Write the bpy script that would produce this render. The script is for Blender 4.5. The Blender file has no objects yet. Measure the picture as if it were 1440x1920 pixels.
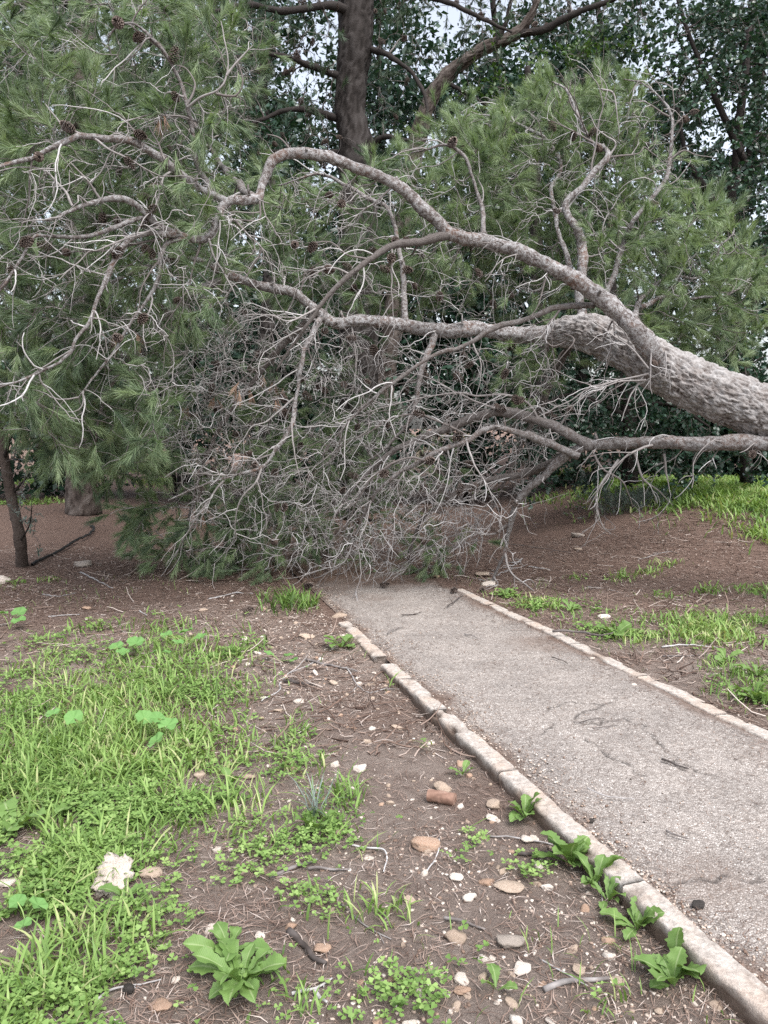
import bpy, math, random
import numpy as np
from mathutils import Matrix, Vector

random.seed(7)
rng = np.random.default_rng(11)
scene = bpy.context.scene
COL = scene.collection
rad = math.radians

# ------------------------------------------------------------------ camera, sky, sun, exposure
CAM_H = 1.55
FPX = 1442.8                       # focal length in pixels of the 1440 x 1920 frame
PITCH = math.atan(160.0 / FPX)     # camera looks slightly down: horizon at y = 800
cam_d = bpy.data.cameras.new("camera")
cam = bpy.data.objects.new("camera", cam_d)
COL.objects.link(cam)
cam.location = (0, 0, CAM_H)
cam.rotation_euler = (math.pi / 2 - PITCH, 0, 0)
cam_d.sensor_fit = 'VERTICAL'
cam_d.sensor_height = 34.6
cam_d.lens = 26.0
cam_d.clip_end = 1000
scene.camera = cam

SUN_EL, SUN_AZ = rad(58), rad(150)
world = bpy.data.worlds.new("World")
scene.world = world
world.use_nodes = True
wn = world.node_tree
wn.nodes.clear()
sky = wn.nodes.new("ShaderNodeTexSky")
sky.sky_type = 'NISHITA'
sky.sun_disc = False
sky.sun_elevation = SUN_EL
sky.sun_rotation = SUN_AZ
sky.dust_density = 4.0
sky.air_density = 1.0
hs = wn.nodes.new("ShaderNodeHueSaturation")
hs.inputs["Saturation"].default_value = 0.42
bgn = wn.nodes.new("ShaderNodeBackground")
bgn.inputs["Strength"].default_value = 0.15
wo = wn.nodes.new("ShaderNodeOutputWorld")
wn.links.new(sky.outputs[0], hs.inputs["Color"])
wn.links.new(hs.outputs[0], bgn.inputs[0])
wn.links.new(bgn.outputs[0], wo.inputs[0])

sd = bpy.data.lights.new("sun", 'SUN')
sd.energy = 1.2
sd.angle = rad(40)
sd.color = (1.0, 0.995, 0.99)
sun = bpy.data.objects.new("sun", sd)
COL.objects.link(sun)
sdir = Vector((math.sin(SUN_AZ) * math.cos(SUN_EL), math.cos(SUN_AZ) * math.cos(SUN_EL), math.sin(SUN_EL)))
sun.rotation_euler = (-sdir).to_track_quat('-Z', 'Y').to_euler()

vs = scene.view_settings
vs.view_transform = 'Standard'
vs.look = 'None'
vs.exposure = 1.33
vs.gamma = 1.0
vs.use_curve_mapping = False
scene.cycles.max_bounces = 4
scene.cycles.diffuse_bounces = 3
scene.cycles.transmission_bounces = 3
scene.cycles.transparent_max_bounces = 4
scene.cycles.use_light_tree = False
scene.cycles.use_denoising = False
scene.cycles.debug_use_spatial_splits = True

# ------------------------------------------------------------------ picture <-> place
cp, sp = math.cos(PITCH), math.sin(PITCH)


def W(px, py, Y):
    """point of the place on the sight line of pixel (px, py) at forward distance Y"""
    a = (px - 720.0) / FPX
    b = (960.0 - py) / FPX
    dy = cp + b * sp
    dz = -sp + b * cp
    t = Y / dy
    return np.array([a * t, Y, CAM_H + dz * t])


def G(px, py, z=0.0):
    a = (px - 720.0) / FPX
    b = (960.0 - py) / FPX
    dy = cp + b * sp
    dz = -sp + b * cp
    t = (z - CAM_H) / dz
    return np.array([a * t, dy * t, z])


def PROJ(P):
    P = np.asarray(P, float)
    d = P - np.array([0, 0, CAM_H])
    fwd = d[..., 1] * cp - d[..., 2] * sp
    up = d[..., 1] * sp + d[..., 2] * cp
    return 720 + FPX * d[..., 0] / fwd, 960 - FPX * up / fwd


# ------------------------------------------------------------------ numpy helpers
def nrm(v):
    return v / np.maximum(np.linalg.norm(v, axis=-1, keepdims=True), 1e-9)


def _h(ix, iy, iz):
    n = (ix.astype(np.int64) * 374761393 + iy.astype(np.int64) * 668265263 + iz.astype(np.int64) * 2147483647 % 1000003 * 9176) & 0x7fffffff
    n = ((n ^ (n >> 13)) * 1274126177) & 0x7fffffff
    return ((n ^ (n >> 16)) & 0xffff) / 65535.0


def vnoise(P):
    P = np.asarray(P, float)
    i = np.floor(P)
    f = P - i
    f = f * f * (3 - 2 * f)
    x, y, z = i[..., 0], i[..., 1], i[..., 2]
    r = 0
    for dx in (0, 1):
        wx = f[..., 0] if dx else 1 - f[..., 0]
        for dy in (0, 1):
            wy = f[..., 1] if dy else 1 - f[..., 1]
            for dz in (0, 1):
                wz = f[..., 2] if dz else 1 - f[..., 2]
                r = r + wx * wy * wz * _h(x + dx, y + dy, z + dz)
    return r * 2 - 1


def fbm(P, o=4):
    P = np.asarray(P, float)
    a, s = 0, 1.0
    for k in range(o):
        a = a + s * vnoise(P * (2.03 ** k) + 17.3 * k)
        s *= 0.5
    return a


def p3(x, y, s=1.0, z=0.0):
    x = np.asarray(x, float)
    return np.stack([x * s, np.asarray(y, float) * s, np.zeros_like(x) + z], -1)


def spline(pts, n):
    """Catmull-Rom through pts (m, d), resampled evenly to n points"""
    P = np.asarray(pts, float)
    if len(P) == 2:
        t = np.linspace(0, 1, n)[:, None]
        return P[0] * (1 - t) + P[1] * t
    E = np.vstack([2 * P[0] - P[1], P, 2 * P[-1] - P[-2]])
    out = []
    for i in range(len(P) - 1):
        a, b, c, d = E[i:i + 4]
        t = np.linspace(0, 1, 16, endpoint=False)[:, None]
        out.append(0.5 * (2 * b + (c - a) * t + (2 * a - 5 * b + 4 * c - d) * t ** 2 + (3 * b - a - 3 * c + d) * t ** 3))
    out.append(P[-1:])
    Q = np.vstack(out)
    s = np.r_[0, np.cumsum(np.linalg.norm(np.diff(Q[:, :3], axis=0), axis=1))]
    u = np.linspace(0, s[-1], n)
    return np.stack([np.interp(u, s, Q[:, k]) for k in range(Q.shape[1])], -1)


class MB:
    """collects geometry for one mesh object"""
    def __init__(self):
        self.v, self.f, self.t, self.u, self.n = [], [], [], [], 0

    def add(self, V, F, tone=None, u=None):
        V = np.asarray(V, float).reshape(-1, 3)
        F = np.asarray(F, np.int64)
        self.v.append(V)
        self.f.append(F + self.n)
        m = len(V)
        self.t.append(np.full(m, 0.5) if tone is None else np.broadcast_to(np.asarray(tone, float).reshape(-1) if np.ndim(tone) else tone, (m,)))
        self.u.append(np.zeros(m) if u is None else np.asarray(u, float).reshape(-1))
        self.n += m

    def mesh(self, name, smooth=True):
        me = bpy.data.meshes.new(name)
        if not self.v:
            return me
        V = np.concatenate(self.v)
        me.vertices.add(len(V))
        me.vertices.foreach_set("co", V.astype(np.float32).ravel())
        loops = np.concatenate([f.ravel() for f in self.f])
        tot = np.concatenate([np.full(len(f), f.shape[1]) for f in self.f])
        st = np.r_[0, np.cumsum(tot)[:-1]]
        me.loops.add(len(loops))
        me.loops.foreach_set("vertex_index", loops.astype(np.int32))
        me.polygons.add(len(tot))
        me.polygons.foreach_set("loop_start", st.astype(np.int32))
        me.polygons.foreach_set("loop_total", tot.astype(np.int32))
        if smooth:
            me.polygons.foreach_set("use_smooth", np.ones(len(tot), bool))
        me.update(calc_edges=True)
        a = me.attributes.new("tone", 'FLOAT', 'POINT')
        a.data.foreach_set("value", np.concatenate(self.t).astype(np.float32))
        a = me.attributes.new("side", 'FLOAT', 'POINT')
        a.data.foreach_set("value", np.concatenate(self.u).astype(np.float32))
        return me

    def build(self, name, mat, parent=None, smooth=True):
        return link(name, self.mesh(name, smooth), mat, parent)


def link(name, me, mat=None, parent=None):
    o = bpy.data.objects.new(name, me)
    COL.objects.link(o)
    if mat is not None and not me.materials:
        me.materials.append(mat)
    if parent is not None:
        o.parent = parent
    return o


def anchor(o, root):
    """geometry written in place coordinates, parented to an Empty that stands at root.location"""
    o.parent = root
    o.matrix_parent_inverse = Matrix.Translation(-root.location)
    return o


def empty(name, loc):
    o = bpy.data.objects.new(name, None)
    o.empty_display_size = 0.1
    COL.objects.link(o)
    o.location = loc
    return o


def tag(o, label=None, cat=None, group=None, kind=None):
    if label:
        o["label"] = label
    if cat:
        o["category"] = cat
    if group:
        o["group"] = group
    if kind:
        o["kind"] = kind
    return o


def tubes(P, R, S):
    """P (N,K,3) centre lines, R (N,K) radii -> verts, quads"""
    N, K, _ = P.shape
    T = nrm(np.gradient(P, axis=1))
    ref = np.where(np.abs(T[:, 0, 2:3]) < 0.8, np.array([[0, 0, 1.0]]), np.array([[1.0, 0, 0]]))
    u = nrm(np.cross(T[:, 0], ref))
    U = np.empty_like(P)
    for k in range(K):
        u = nrm(u - (u * T[:, k]).sum(-1, keepdims=True) * T[:, k])
        U[:, k] = u
    Wd = np.cross(T, U)
    a = np.linspace(0, 2 * np.pi, S, endpoint=False)
    V = P[:, :, None] + R[:, :, None, None] * (U[:, :, None] * np.cos(a)[None, None, :, None] + Wd[:, :, None] * np.sin(a)[None, None, :, None])
    idx = np.arange(N * K * S).reshape(N, K, S)
    A, B = idx[:, :-1], idx[:, 1:]
    F = np.stack([A, np.roll(A, -1, 2), np.roll(B, -1, 2), B], -1).reshape(-1, 4)
    return V.reshape(-1, 3), F


def wander(p0, d0, L, K, curl, bias, hook=0.0):
    """N curly centre lines: p0, d0 (N,3), L (N), K points"""
    N = len(p0)
    P = np.empty((N, K, 3))
    P[:, 0] = p0
    d = nrm(d0)
    ax = nrm(rng.normal(size=(N, 3)))
    om = rng.normal(size=(N, 1)) * curl
    for k in range(1, K):
        ax = nrm(ax + rng.normal(size=(N, 3)) * 0.45)
        om = om * 0.8 + rng.normal(size=(N, 1)) * curl * 0.6
        d = nrm(d + rng.normal(size=(N, 3)) * (0.16 if curl > .2 else .08) + np.cross(ax, d) * om + bias + hook * (k / K) * np.array([0, 0, 1.0]))
        P[:, k] = P[:, k - 1] + d * (L / (K - 1))[:, None]
    return P, d


ANG = np.linspace(0, 2 * np.pi, 1)


def needles(mb, p0, d, n, ls, ln, w, droop, tone, spread=(0.35, 0.95)):
    """brush-like shoots of pine needles; one slim triangle for each needle"""
    N = len(p0)
    if N == 0:
        return
    p = np.repeat(p0, n, 0)
    dd = np.repeat(nrm(d), n, 0)
    M = len(p)
    s = rng.random(M) ** 0.8 * np.repeat(np.broadcast_to(ls, (N,)), n)
    q = nrm(np.cross(dd, rng.normal(size=(M, 3))))
    al = rng.uniform(spread[0], spread[1], M)
    nd = nrm(dd * np.cos(al)[:, None] + q * np.sin(al)[:, None] + np.array([0, 0, -1.0]) * (droop * rng.random(M))[:, None])
    base = p + dd * s[:, None]
    L = rng.uniform(0.75, 1.15, M) * np.broadcast_to(ln, (M,))
    side = nrm(np.cross(nd, rng.normal(size=(M, 3)))) * (w * 0.5)
    V = np.stack([base - side, base + side, base + nd * L[:, None]], 1)
    F = np.arange(M * 3).reshape(M, 3)
    t = np.repeat(np.repeat(tone, n) + rng.normal(size=M) * 0.12, 3)
    mb.add(V, F, t)


def frame_leaves(mb, tpl, faces, p, d, up, L, Wd, tone, us=None):
    """place a leaf template (k,3: across, along, lift) at each p"""
    N = len(p)
    d = nrm(d)
    x = nrm(np.cross(d, up))
    z = np.cross(x, d)
    V = p[:, None] + x[:, None] * (tpl[None, :, 0:1] * Wd[:, None, None]) + d[:, None] * (tpl[None, :, 1:2] * L[:, None, None]) + z[:, None] * (tpl[None, :, 2:3] * L[:, None, None])
    k = len(tpl)
    F = (np.asarray(faces)[None] + (np.arange(N) * k)[:, None, None]).reshape(-1, len(faces[0]))
    mb.add(V, F, np.repeat(tone, k), None if us is None else np.tile(us, N))


# ------------------------------------------------------------------ materials
def mat(name, build, rough=0.8, spec=0.3):
    m = bpy.data.materials.new(name)
    m.use_nodes = True
    nt = m.node_tree
    b = nt.nodes["Principled BSDF"]
    b.inputs["Roughness"].default_value = rough
    b.inputs["Specular IOR Level"].default_value = spec
    build(nt, b)
    return m


def node(nt, t, **kw):
    n = nt.nodes.new(t)
    for k, v in kw.items():
        if k in n.inputs:
            n.inputs[k].default_value = v
        else:
            setattr(n, k, v)
    return n


def ramp(nt, src, stops):
    r = nt.nodes.new("ShaderNodeValToRGB")
    e = r.color_ramp.elements
    while len(e) < len(stops):
        e.new(0.5)
    for el, (p, c) in zip(e, stops):
        el.position = p
        el.color = (*c, 1) if len(c) == 3 else c
    nt.links.new(src, r.inputs[0])
    return r.outputs[0]


def mixc(nt, f, a, b, mode='MIX'):
    n = nt.nodes.new("ShaderNodeMix")
    n.data_type = 'RGBA'
    n.blend_type = mode
    for k, s in ((0, f), (6, a), (7, b)):
        if isinstance(s, (int, float)):
            n.inputs[k].default_value = s
        elif isinstance(s, tuple):
            n.inputs[k].default_value = (*s, 1)
        else:
            nt.links.new(s, n.inputs[k])
    return n.outputs[2]


def noise(nt, scale, detail=4, rough=0.6, vec=None):
    n = node(nt, "ShaderNodeTexNoise", Scale=scale, Detail=detail, Roughness=rough)
    v = vec or nt.nodes.new("ShaderNodeTexCoord").outputs["Object"]
    nt.links.new(v, n.inputs["Vector"])
    return n.outputs["Fac"]


def voro(nt, scale, feature='F1', out="Distance", vec=None):
    n = node(nt, "ShaderNodeTexVoronoi", Scale=scale)
    n.feature = feature
    v = vec or nt.nodes.new("ShaderNodeTexCoord").outputs["Object"]
    nt.links.new(v, n.inputs["Vector"])
    return n.outputs[out]


def attr(nt, name):
    return node(nt, "ShaderNodeAttribute", attribute_name=name).outputs["Fac"]


def bump(nt, b, h, strength=0.5, dist=0.01):
    n = node(nt, "ShaderNodeBump", Strength=strength, Distance=dist)
    nt.links.new(h, n.inputs["Height"])
    nt.links.new(n.outputs[0], b.inputs["Normal"])


def m_tone(name, stops, rough=0.7, spec=0.3, nscale=None, namt=0.3, bumps=None, transl=None):
    def f(nt, b):
        c = ramp(nt, attr(nt, "tone"), stops)
        if nscale:
            nz = noise(nt, nscale, 5, 0.65)
            c = mixc(nt, namt, c, ramp(nt, nz, [(0.3, (0.25, 0.25, 0.25)), (0.7, (1.0, 1.0, 1.0))]), 'MULTIPLY')
        nt.links.new(c, b.inputs["Base Color"])
        if bumps:
            bump(nt, b, noise(nt, bumps[0], 4), bumps[1], bumps[2])
        if transl:
            tr = node(nt, "ShaderNodeBsdfTranslucent")
            nt.links.new(mixc(nt, 1.0, c, transl[1], 'MULTIPLY'), tr.inputs[0])
            mx = node(nt, "ShaderNodeMixShader")
            mx.inputs[0].default_value = transl[0]
            out = nt.nodes["Material Output"]
            nt.links.new(b.outputs[0], mx.inputs[1])
            nt.links.new(tr.outputs[0], mx.inputs[2])
            nt.links.new(mx.outputs[0], out.inputs[0])
    return mat(name, f, rough, spec)


def f_trunk(nt, b):
    t = attr(nt, "tone")
    c = ramp(nt, t, [(0.0, (0.05, 0.036, 0.03)), (0.3, (0.15, 0.13, 0.12)), (0.65, (0.275, 0.255, 0.245)), (1.0, (0.41, 0.395, 0.385))])
    nz = noise(nt, 9, 6, 0.7)
    c = mixc(nt, ramp(nt, nz, [(0.45, (0, 0, 0)), (0.66, (0.75, 0.75, 0.75))]), c, (0.45, 0.445, 0.445))
    c = mixc(nt, ramp(nt, noise(nt, 3.1, 5, 0.7), [(0.54, (0, 0, 0)), (0.7, (0.45, 0.45, 0.45))]), c, (0.17, 0.13, 0.11))
    c = mixc(nt, 0.5, c, ramp(nt, noise(nt, 60, 5, 0.7), [(0.25, (0.35, 0.33, 0.32)), (0.7, (1, 1, 1))]), 'MULTIPLY')
    nt.links.new(c, b.inputs["Base Color"])
    bump(nt, b, noise(nt, 70, 6, 0.7), 0.8, 0.012)


def f_limb(nt, b):
    n1 = noise(nt, 4.5, 5, 0.65)
    n2 = noise(nt, 34, 7, 0.8)
    n3 = noise(nt, 17, 6, 0.75)
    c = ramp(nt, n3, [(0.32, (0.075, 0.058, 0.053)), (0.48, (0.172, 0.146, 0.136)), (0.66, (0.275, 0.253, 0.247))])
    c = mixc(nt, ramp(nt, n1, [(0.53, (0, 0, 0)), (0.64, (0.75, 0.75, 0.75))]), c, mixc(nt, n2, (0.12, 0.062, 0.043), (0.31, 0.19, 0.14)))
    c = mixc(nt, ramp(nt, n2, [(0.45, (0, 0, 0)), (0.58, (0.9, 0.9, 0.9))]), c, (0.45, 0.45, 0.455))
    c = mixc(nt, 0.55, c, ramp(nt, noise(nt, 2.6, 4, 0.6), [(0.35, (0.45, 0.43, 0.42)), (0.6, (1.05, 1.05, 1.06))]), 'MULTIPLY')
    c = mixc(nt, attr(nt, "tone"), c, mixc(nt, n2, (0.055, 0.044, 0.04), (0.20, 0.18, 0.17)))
    nt.links.new(c, b.inputs["Base Color"])
    bump(nt, b, n2, 1.0, 0.025)


def f_darkbark(nt, b):
    t = attr(nt, "tone")
    c = ramp(nt, t, [(0.0, (0.012, 0.010, 0.009)), (0.5, (0.034, 0.029, 0.027)), (1.0, (0.08, 0.072, 0.07))])
    c = mixc(nt, 0.6, c, ramp(nt, noise(nt, 40, 5, 0.7), [(0.3, (0.4, 0.38, 0.36)), (0.7, (1, 1, 1))]), 'MULTIPLY')
    nt.links.new(c, b.inputs["Base Color"])
    bump(nt, b, noise(nt, 40, 6, 0.7), 0.8, 0.015)


def f_soil(nt, b):
    n1 = noise(nt, 1.3, 5, 0.6)
    n2 = noise(nt, 14, 8, 0.75)
    n3 = noise(nt, 120, 6, 0.8)
    c = ramp(nt, n2, [(0.25, (0.185, 0.142, 0.123)), (0.5, (0.33, 0.264, 0.23)), (0.75, (0.46, 0.392, 0.35))])
    c = mixc(nt, ramp(nt, n1, [(0.4, (0, 0, 0)), (0.65, (0.7, 0.7, 0.7))]), c, mixc(nt, n2, (0.32, 0.26, 0.225), (0.48, 0.415, 0.37)))
    c = mixc(nt, 0.65, c, ramp(nt, n3, [(0.3, (0.35, 0.33, 0.31)), (0.7, (1.15, 1.12, 1.1))]), 'MULTIPLY')
    # reddish needle mulch towards the trees is a real change of the soil
    n4 = noise(nt, 26, 9, 0.85)
    mul = ramp(nt, n4, [(0.30, (0.06, 0.036, 0.029)), (0.46, (0.155, 0.098, 0.077)), (0.58, (0.235, 0.16, 0.128)), (0.72, (0.40, 0.31, 0.26))])
    c = mixc(nt, attr(nt, "tone"), c, mul)
    nt.links.new(c, b.inputs["Base Color"])
    mx = node(nt, "ShaderNodeMath", operation='ADD')
    nt.links.new(n2, mx.inputs[0])
    nt.links.new(n3, mx.inputs[1])
    bump(nt, b, mx.outputs[0], 1.0, 0.03)


def f_path(nt, b):
    tc = nt.nodes.new("ShaderNodeTexCoord").outputs["Object"]
    cell = voro(nt, 125, 'F1', "Color", tc)
    sep = node(nt, "ShaderNodeSeparateColor")
    nt.links.new(cell, sep.inputs[0])
    dist = voro(nt, 125, 'F1', "Distance", tc)
    edge = voro(nt, 125, 'DISTANCE_TO_EDGE', "Distance", tc)
    c = ramp(nt, sep.outputs[0], [(0.0, (0.19, 0.175, 0.165)), (0.2, (0.285, 0.264, 0.248)), (0.6, (0.37, 0.344, 0.323)), (0.88, (0.43, 0.403, 0.382)), (1.0, (0.58, 0.555, 0.53))])
    c = mixc(nt, ramp(nt, edge, [(0.0, (1, 1, 1)), (0.16, (0, 0, 0))]), c, (0.12, 0.098, 0.085))
    big = noise(nt, 2.2, 5, 0.6, tc)
    c = mixc(nt, 0.65, c, ramp(nt, big, [(0.3, (0.62, 0.60, 0.59)), (0.65, (1.08, 1.05, 1.02))]), 'MULTIPLY')
    sm = noise(nt, 22, 5, 0.7, tc)
    c = mixc(nt, ramp(nt, sm, [(0.56, (0, 0, 0)), (0.72, (0.75, 0.75, 0.75))]), c, (0.15, 0.12, 0.105))
    c = mixc(nt, attr(nt, "tone"), c, mixc(nt, sm, (0.09, 0.06, 0.047), (0.17, 0.12, 0.095)))
    c = mixc(nt, attr(nt, "side"), c, (0.04, 0.036, 0.034))
    nt.links.new(c, b.inputs["Base Color"])
    inv = node(nt, "ShaderNodeMath", operation='SUBTRACT')
    inv.inputs[0].default_value = 1.0
    nt.links.new(dist, inv.inputs[1])
    bump(nt, b, inv.outputs[0], 0.6, 0.006)


def f_kerb(nt, b):
    n1 = noise(nt, 4, 5, 0.6)
    n2 = noise(nt, 38, 6, 0.75)
    v = voro(nt, 90, 'F1', "Color")
    sep = node(nt, "ShaderNodeSeparateColor")
    nt.links.new(v, sep.inputs[0])
    c = ramp(nt, n2, [(0.3, (0.25, 0.215, 0.19)), (0.5, (0.41, 0.37, 0.335)), (0.72, (0.55, 0.51, 0.47))])
    c = mixc(nt, ramp(nt, n1, [(0.45, (0, 0, 0)), (0.65, (0.8, 0.8, 0.8))]), c, mixc(nt, n2, (0.32, 0.24, 0.19), (0.52, 0.425, 0.355)))
    c = mixc(nt, 0.35, c, ramp(nt, sep.outputs[0], [(0.0, (0.45, 0.43, 0.42)), (0.4, (1, 1, 1)), (1.0, (1.1, 1.1, 1.1))]), 'MULTIPLY')
    c = mixc(nt, attr(nt, "tone"), c, mixc(nt, n2, (0.075, 0.052, 0.041), (0.165, 0.12, 0.094)))
    nt.links.new(c, b.inputs["Base Color"])
    bump(nt, b, n2, 0.9, 0.012)


def f_stone(c0, c1, c2):
    def f(nt, b):
        oi = nt.nodes.new("ShaderNodeObjectInfo")
        vec = node(nt, "ShaderNodeVectorMath", operation='ADD')
        tc = nt.nodes.new("ShaderNodeTexCoord").outputs["Object"]
        nt.links.new(tc, vec.inputs[0])
        nt.links.new(oi.outputs["Random"], vec.inputs[1])
        n1 = noise(nt, 14, 6, 0.65, vec.outputs[0])
        n2 = noise(nt, 70, 5, 0.75, vec.outputs[0])
        c = ramp(nt, n1, [(0.32, c0), (0.5, c1), (0.68, c2)])
        c = mixc(nt, 0.5, c, ramp(nt, n2, [(0.28, (0.5, 0.46, 0.43)), (0.6, (1, 1, 1))]), 'MULTIPLY')
        c = mixc(nt, 0.35, c, ramp(nt, oi.outputs["Random"], [(0, (0.6, 0.52, 0.47)), (0.5, (0.95, 0.9, 0.86)), (1, (1.1, 1.1, 1.1))]), 'MULTIPLY')
        nt.links.new(c, b.inputs["Base Color"])
        bump(nt, b, n2, 0.7, 0.006)
    return f


M = {}
M['trunk'] = mat("bark_grey_plates", f_trunk, 0.92, 0.15)
M['limb'] = mat("bark_limb", f_limb, 0.85, 0.2)
M['darkbark'] = mat("bark_dark", f_darkbark, 0.9, 0.15)
M['midbark'] = m_tone("bark_mid", [(0.0, (0.03, 0.023, 0.02)), (0.5, (0.10, 0.08, 0.07)), (1.0, (0.19, 0.165, 0.15))], 0.9, 0.15, 30, 0.5, (40, 0.8, 0.015))
M['twig'] = m_tone("twig_bark", [(0.0, (0.05, 0.04, 0.036)), (0.3, (0.165, 0.145, 0.138)), (0.6, (0.335, 0.315, 0.308)), (1.0, (0.56, 0.55, 0.55))], 0.85, 0.2, 30, 0.55)
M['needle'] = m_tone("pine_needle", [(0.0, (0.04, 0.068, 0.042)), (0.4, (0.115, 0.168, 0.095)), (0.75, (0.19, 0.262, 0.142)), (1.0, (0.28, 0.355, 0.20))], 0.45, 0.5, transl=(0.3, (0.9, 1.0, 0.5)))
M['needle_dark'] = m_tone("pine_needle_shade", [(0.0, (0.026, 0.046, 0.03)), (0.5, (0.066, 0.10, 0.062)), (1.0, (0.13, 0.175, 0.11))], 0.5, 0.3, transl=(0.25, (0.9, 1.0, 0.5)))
M['dry'] = m_tone("dry_needle", [(0.0, (0.20, 0.13, 0.095)), (1.0, (0.40, 0.285, 0.215))], 0.7, 0.2)
M['cone'] = m_tone("pine_cone_scale", [(0.0, (0.02, 0.014, 0.012)), (0.5, (0.075, 0.052, 0.043)), (1.0, (0.27, 0.22, 0.195))], 0.8, 0.2, 60, 0.4)
M['carob'] = m_tone("evergreen_leaf", [(0.0, (0.014, 0.034, 0.022)), (0.5, (0.03, 0.066, 0.042)), (0.85, (0.055, 0.105, 0.065)), (1.0, (0.12, 0.17, 0.11))], 0.33, 0.5, transl=(0.18, (0.8, 1.0, 0.4)))
M['leafgreen'] = m_tone("bright_leaf", [(0.0, (0.03, 0.06, 0.018)), (0.5, (0.06, 0.115, 0.03)), (1.0, (0.13, 0.20, 0.06))], 0.4, 0.4, transl=(0.3, (0.9, 1.0, 0.4)))
M['olive'] = m_tone("olive_leaf", [(0.0, (0.05, 0.075, 0.06)), (0.5, (0.12, 0.16, 0.135)), (1.0, (0.27, 0.32, 0.29))], 0.5, 0.3, transl=(0.15, (0.9, 1.0, 0.6)))
M['grass'] = m_tone("grass_blade", [(0.0, (0.06, 0.11, 0.028)), (0.5, (0.165, 0.275, 0.072)), (0.85, (0.26, 0.385, 0.115)), (1.0, (0.42, 0.45, 0.22))], 0.5, 0.3, transl=(0.35, (1.0, 1.0, 0.5)))
M['clover'] = m_tone("clover_leaf", [(0.0, (0.07, 0.13, 0.035)), (0.5, (0.165, 0.275, 0.075)), (1.0, (0.29, 0.41, 0.14))], 0.55, 0.25, transl=(0.3, (1.0, 1.0, 0.5)))
M['soil'] = mat("soil", f_soil, 0.95, 0.1)
M['path'] = mat("worn_asphalt", f_path, 0.9, 0.15)
M['kerb'] = mat("kerb_concrete", f_kerb, 0.9, 0.15)
M['litter'] = m_tone("needle_litter", [(0.0, (0.05, 0.03, 0.024)), (0.4, (0.15, 0.10, 0.078)), (0.75, (0.28, 0.21, 0.175)), (1.0, (0.50, 0.44, 0.40))], 0.8, 0.2)
M['gravel'] = m_tone("gravel", [(0.0, (0.05, 0.042, 0.038)), (0.3, (0.22, 0.15, 0.115)), (0.6, (0.42, 0.33, 0.27)), (1.0, (0.66, 0.60, 0.54))], 0.85, 0.2, 40, 0.3)
M['st_cream'] = mat("stone_cream", f_stone((0.28, 0.205, 0.155), (0.42, 0.335, 0.265), (0.55, 0.475, 0.40)), 0.85, 0.2)
M['st_white'] = mat("stone_white", f_stone((0.45, 0.39, 0.33), (0.62, 0.56, 0.50), (0.74, 0.70, 0.65)), 0.85, 0.2)
M['st_red'] = mat("stone_rust", f_stone((0.29, 0.165, 0.11), (0.40, 0.275, 0.20), (0.54, 0.45, 0.37)), 0.85, 0.2)
M['st_grey'] = mat("stone_grey", f_stone((0.24, 0.21, 0.185), (0.34, 0.30, 0.265), (0.42, 0.38, 0.34)), 0.85, 0.2)
M['st_dark'] = mat("stone_dark", f_stone((0.03, 0.027, 0.026), (0.05, 0.045, 0.042), (0.09, 0.08, 0.075)), 0.85, 0.2)


def f_leaf(base, vein):
    def f(nt, b):
        u = attr(nt, "side")
        t = attr(nt, "tone")
        oi = nt.nodes.new("ShaderNodeObjectInfo")
        n1 = noise(nt, 45, 4, 0.6)
        c = mixc(nt, n1, tuple(x * 0.72 for x in base), tuple(min(1, x * 1.22) for x in base))
        c = mixc(nt, 0.5, c, ramp(nt, oi.outputs["Random"], [(0, (0.7, 0.75, 0.6)), (1, (1.15, 1.1, 1.0))]), 'MULTIPLY')
        c = mixc(nt, ramp(nt, u, [(0.0, (0.8, 0.8, 0.8)), (0.13, (0, 0, 0))]), c, vein)
        w = node(nt, "ShaderNodeTexWave", Scale=9.0, Distortion=1.5)
        cm = node(nt, "ShaderNodeCombineXYZ")
        nt.links.new(t, cm.inputs[0])
        nt.links.new(cm.outputs[0], w.inputs["Vector"])
        c = mixc(nt, ramp(nt, w.outputs["Fac"], [(0.85, (0, 0, 0)), (1.0, (0.16, 0.16, 0.16))]), c, vein)
        nt.links.new(c, b.inputs["Base Color"])
        bump(nt, b, w.outputs["Fac"], 0.2, 0.003)
        tr = node(nt, "ShaderNodeBsdfTranslucent")
        nt.links.new(mixc(nt, 1.0, c, (1.0, 1.0, 0.45), 'MULTIPLY'), tr.inputs[0])
        mx = node(nt, "ShaderNodeMixShader")
        mx.inputs[0].default_value = 0.3
        out = nt.nodes["Material Output"]
        nt.links.new(b.outputs[0], mx.inputs[1])
        nt.links.new(tr.outputs[0], mx.inputs[2])
        nt.links.new(mx.outputs[0], out.inputs[0])
    return f


M['weed'] = mat("weed_leaf", f_leaf((0.15, 0.255, 0.075), (0.32, 0.40, 0.20)), 0.5, 0.3)
M['mallow'] = mat("mallow_leaf", f_leaf((0.16, 0.32, 0.105), (0.27, 0.42, 0.17)), 0.6, 0.25)
M['stem'] = m_tone("weed_stem", [(0, (0.16, 0.28, 0.07)), (1, (0.28, 0.36, 0.14))], 0.6, 0.3)
M['hose'] = mat("black_hose", lambda nt, b: nt.links.new(ramp(nt, noise(nt, 20), [(0.3, (0.008, 0.008, 0.009)), (0.8, (0.035, 0.033, 0.032))]), b.inputs["Base Color"]), 0.5, 0.4)
M['log'] = m_tone("peeled_wood", [(0.0, (0.16, 0.085, 0.06)), (0.5, (0.30, 0.185, 0.14)), (1.0, (0.42, 0.30, 0.24))], 0.75, 0.2, 40, 0.6)

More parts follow.
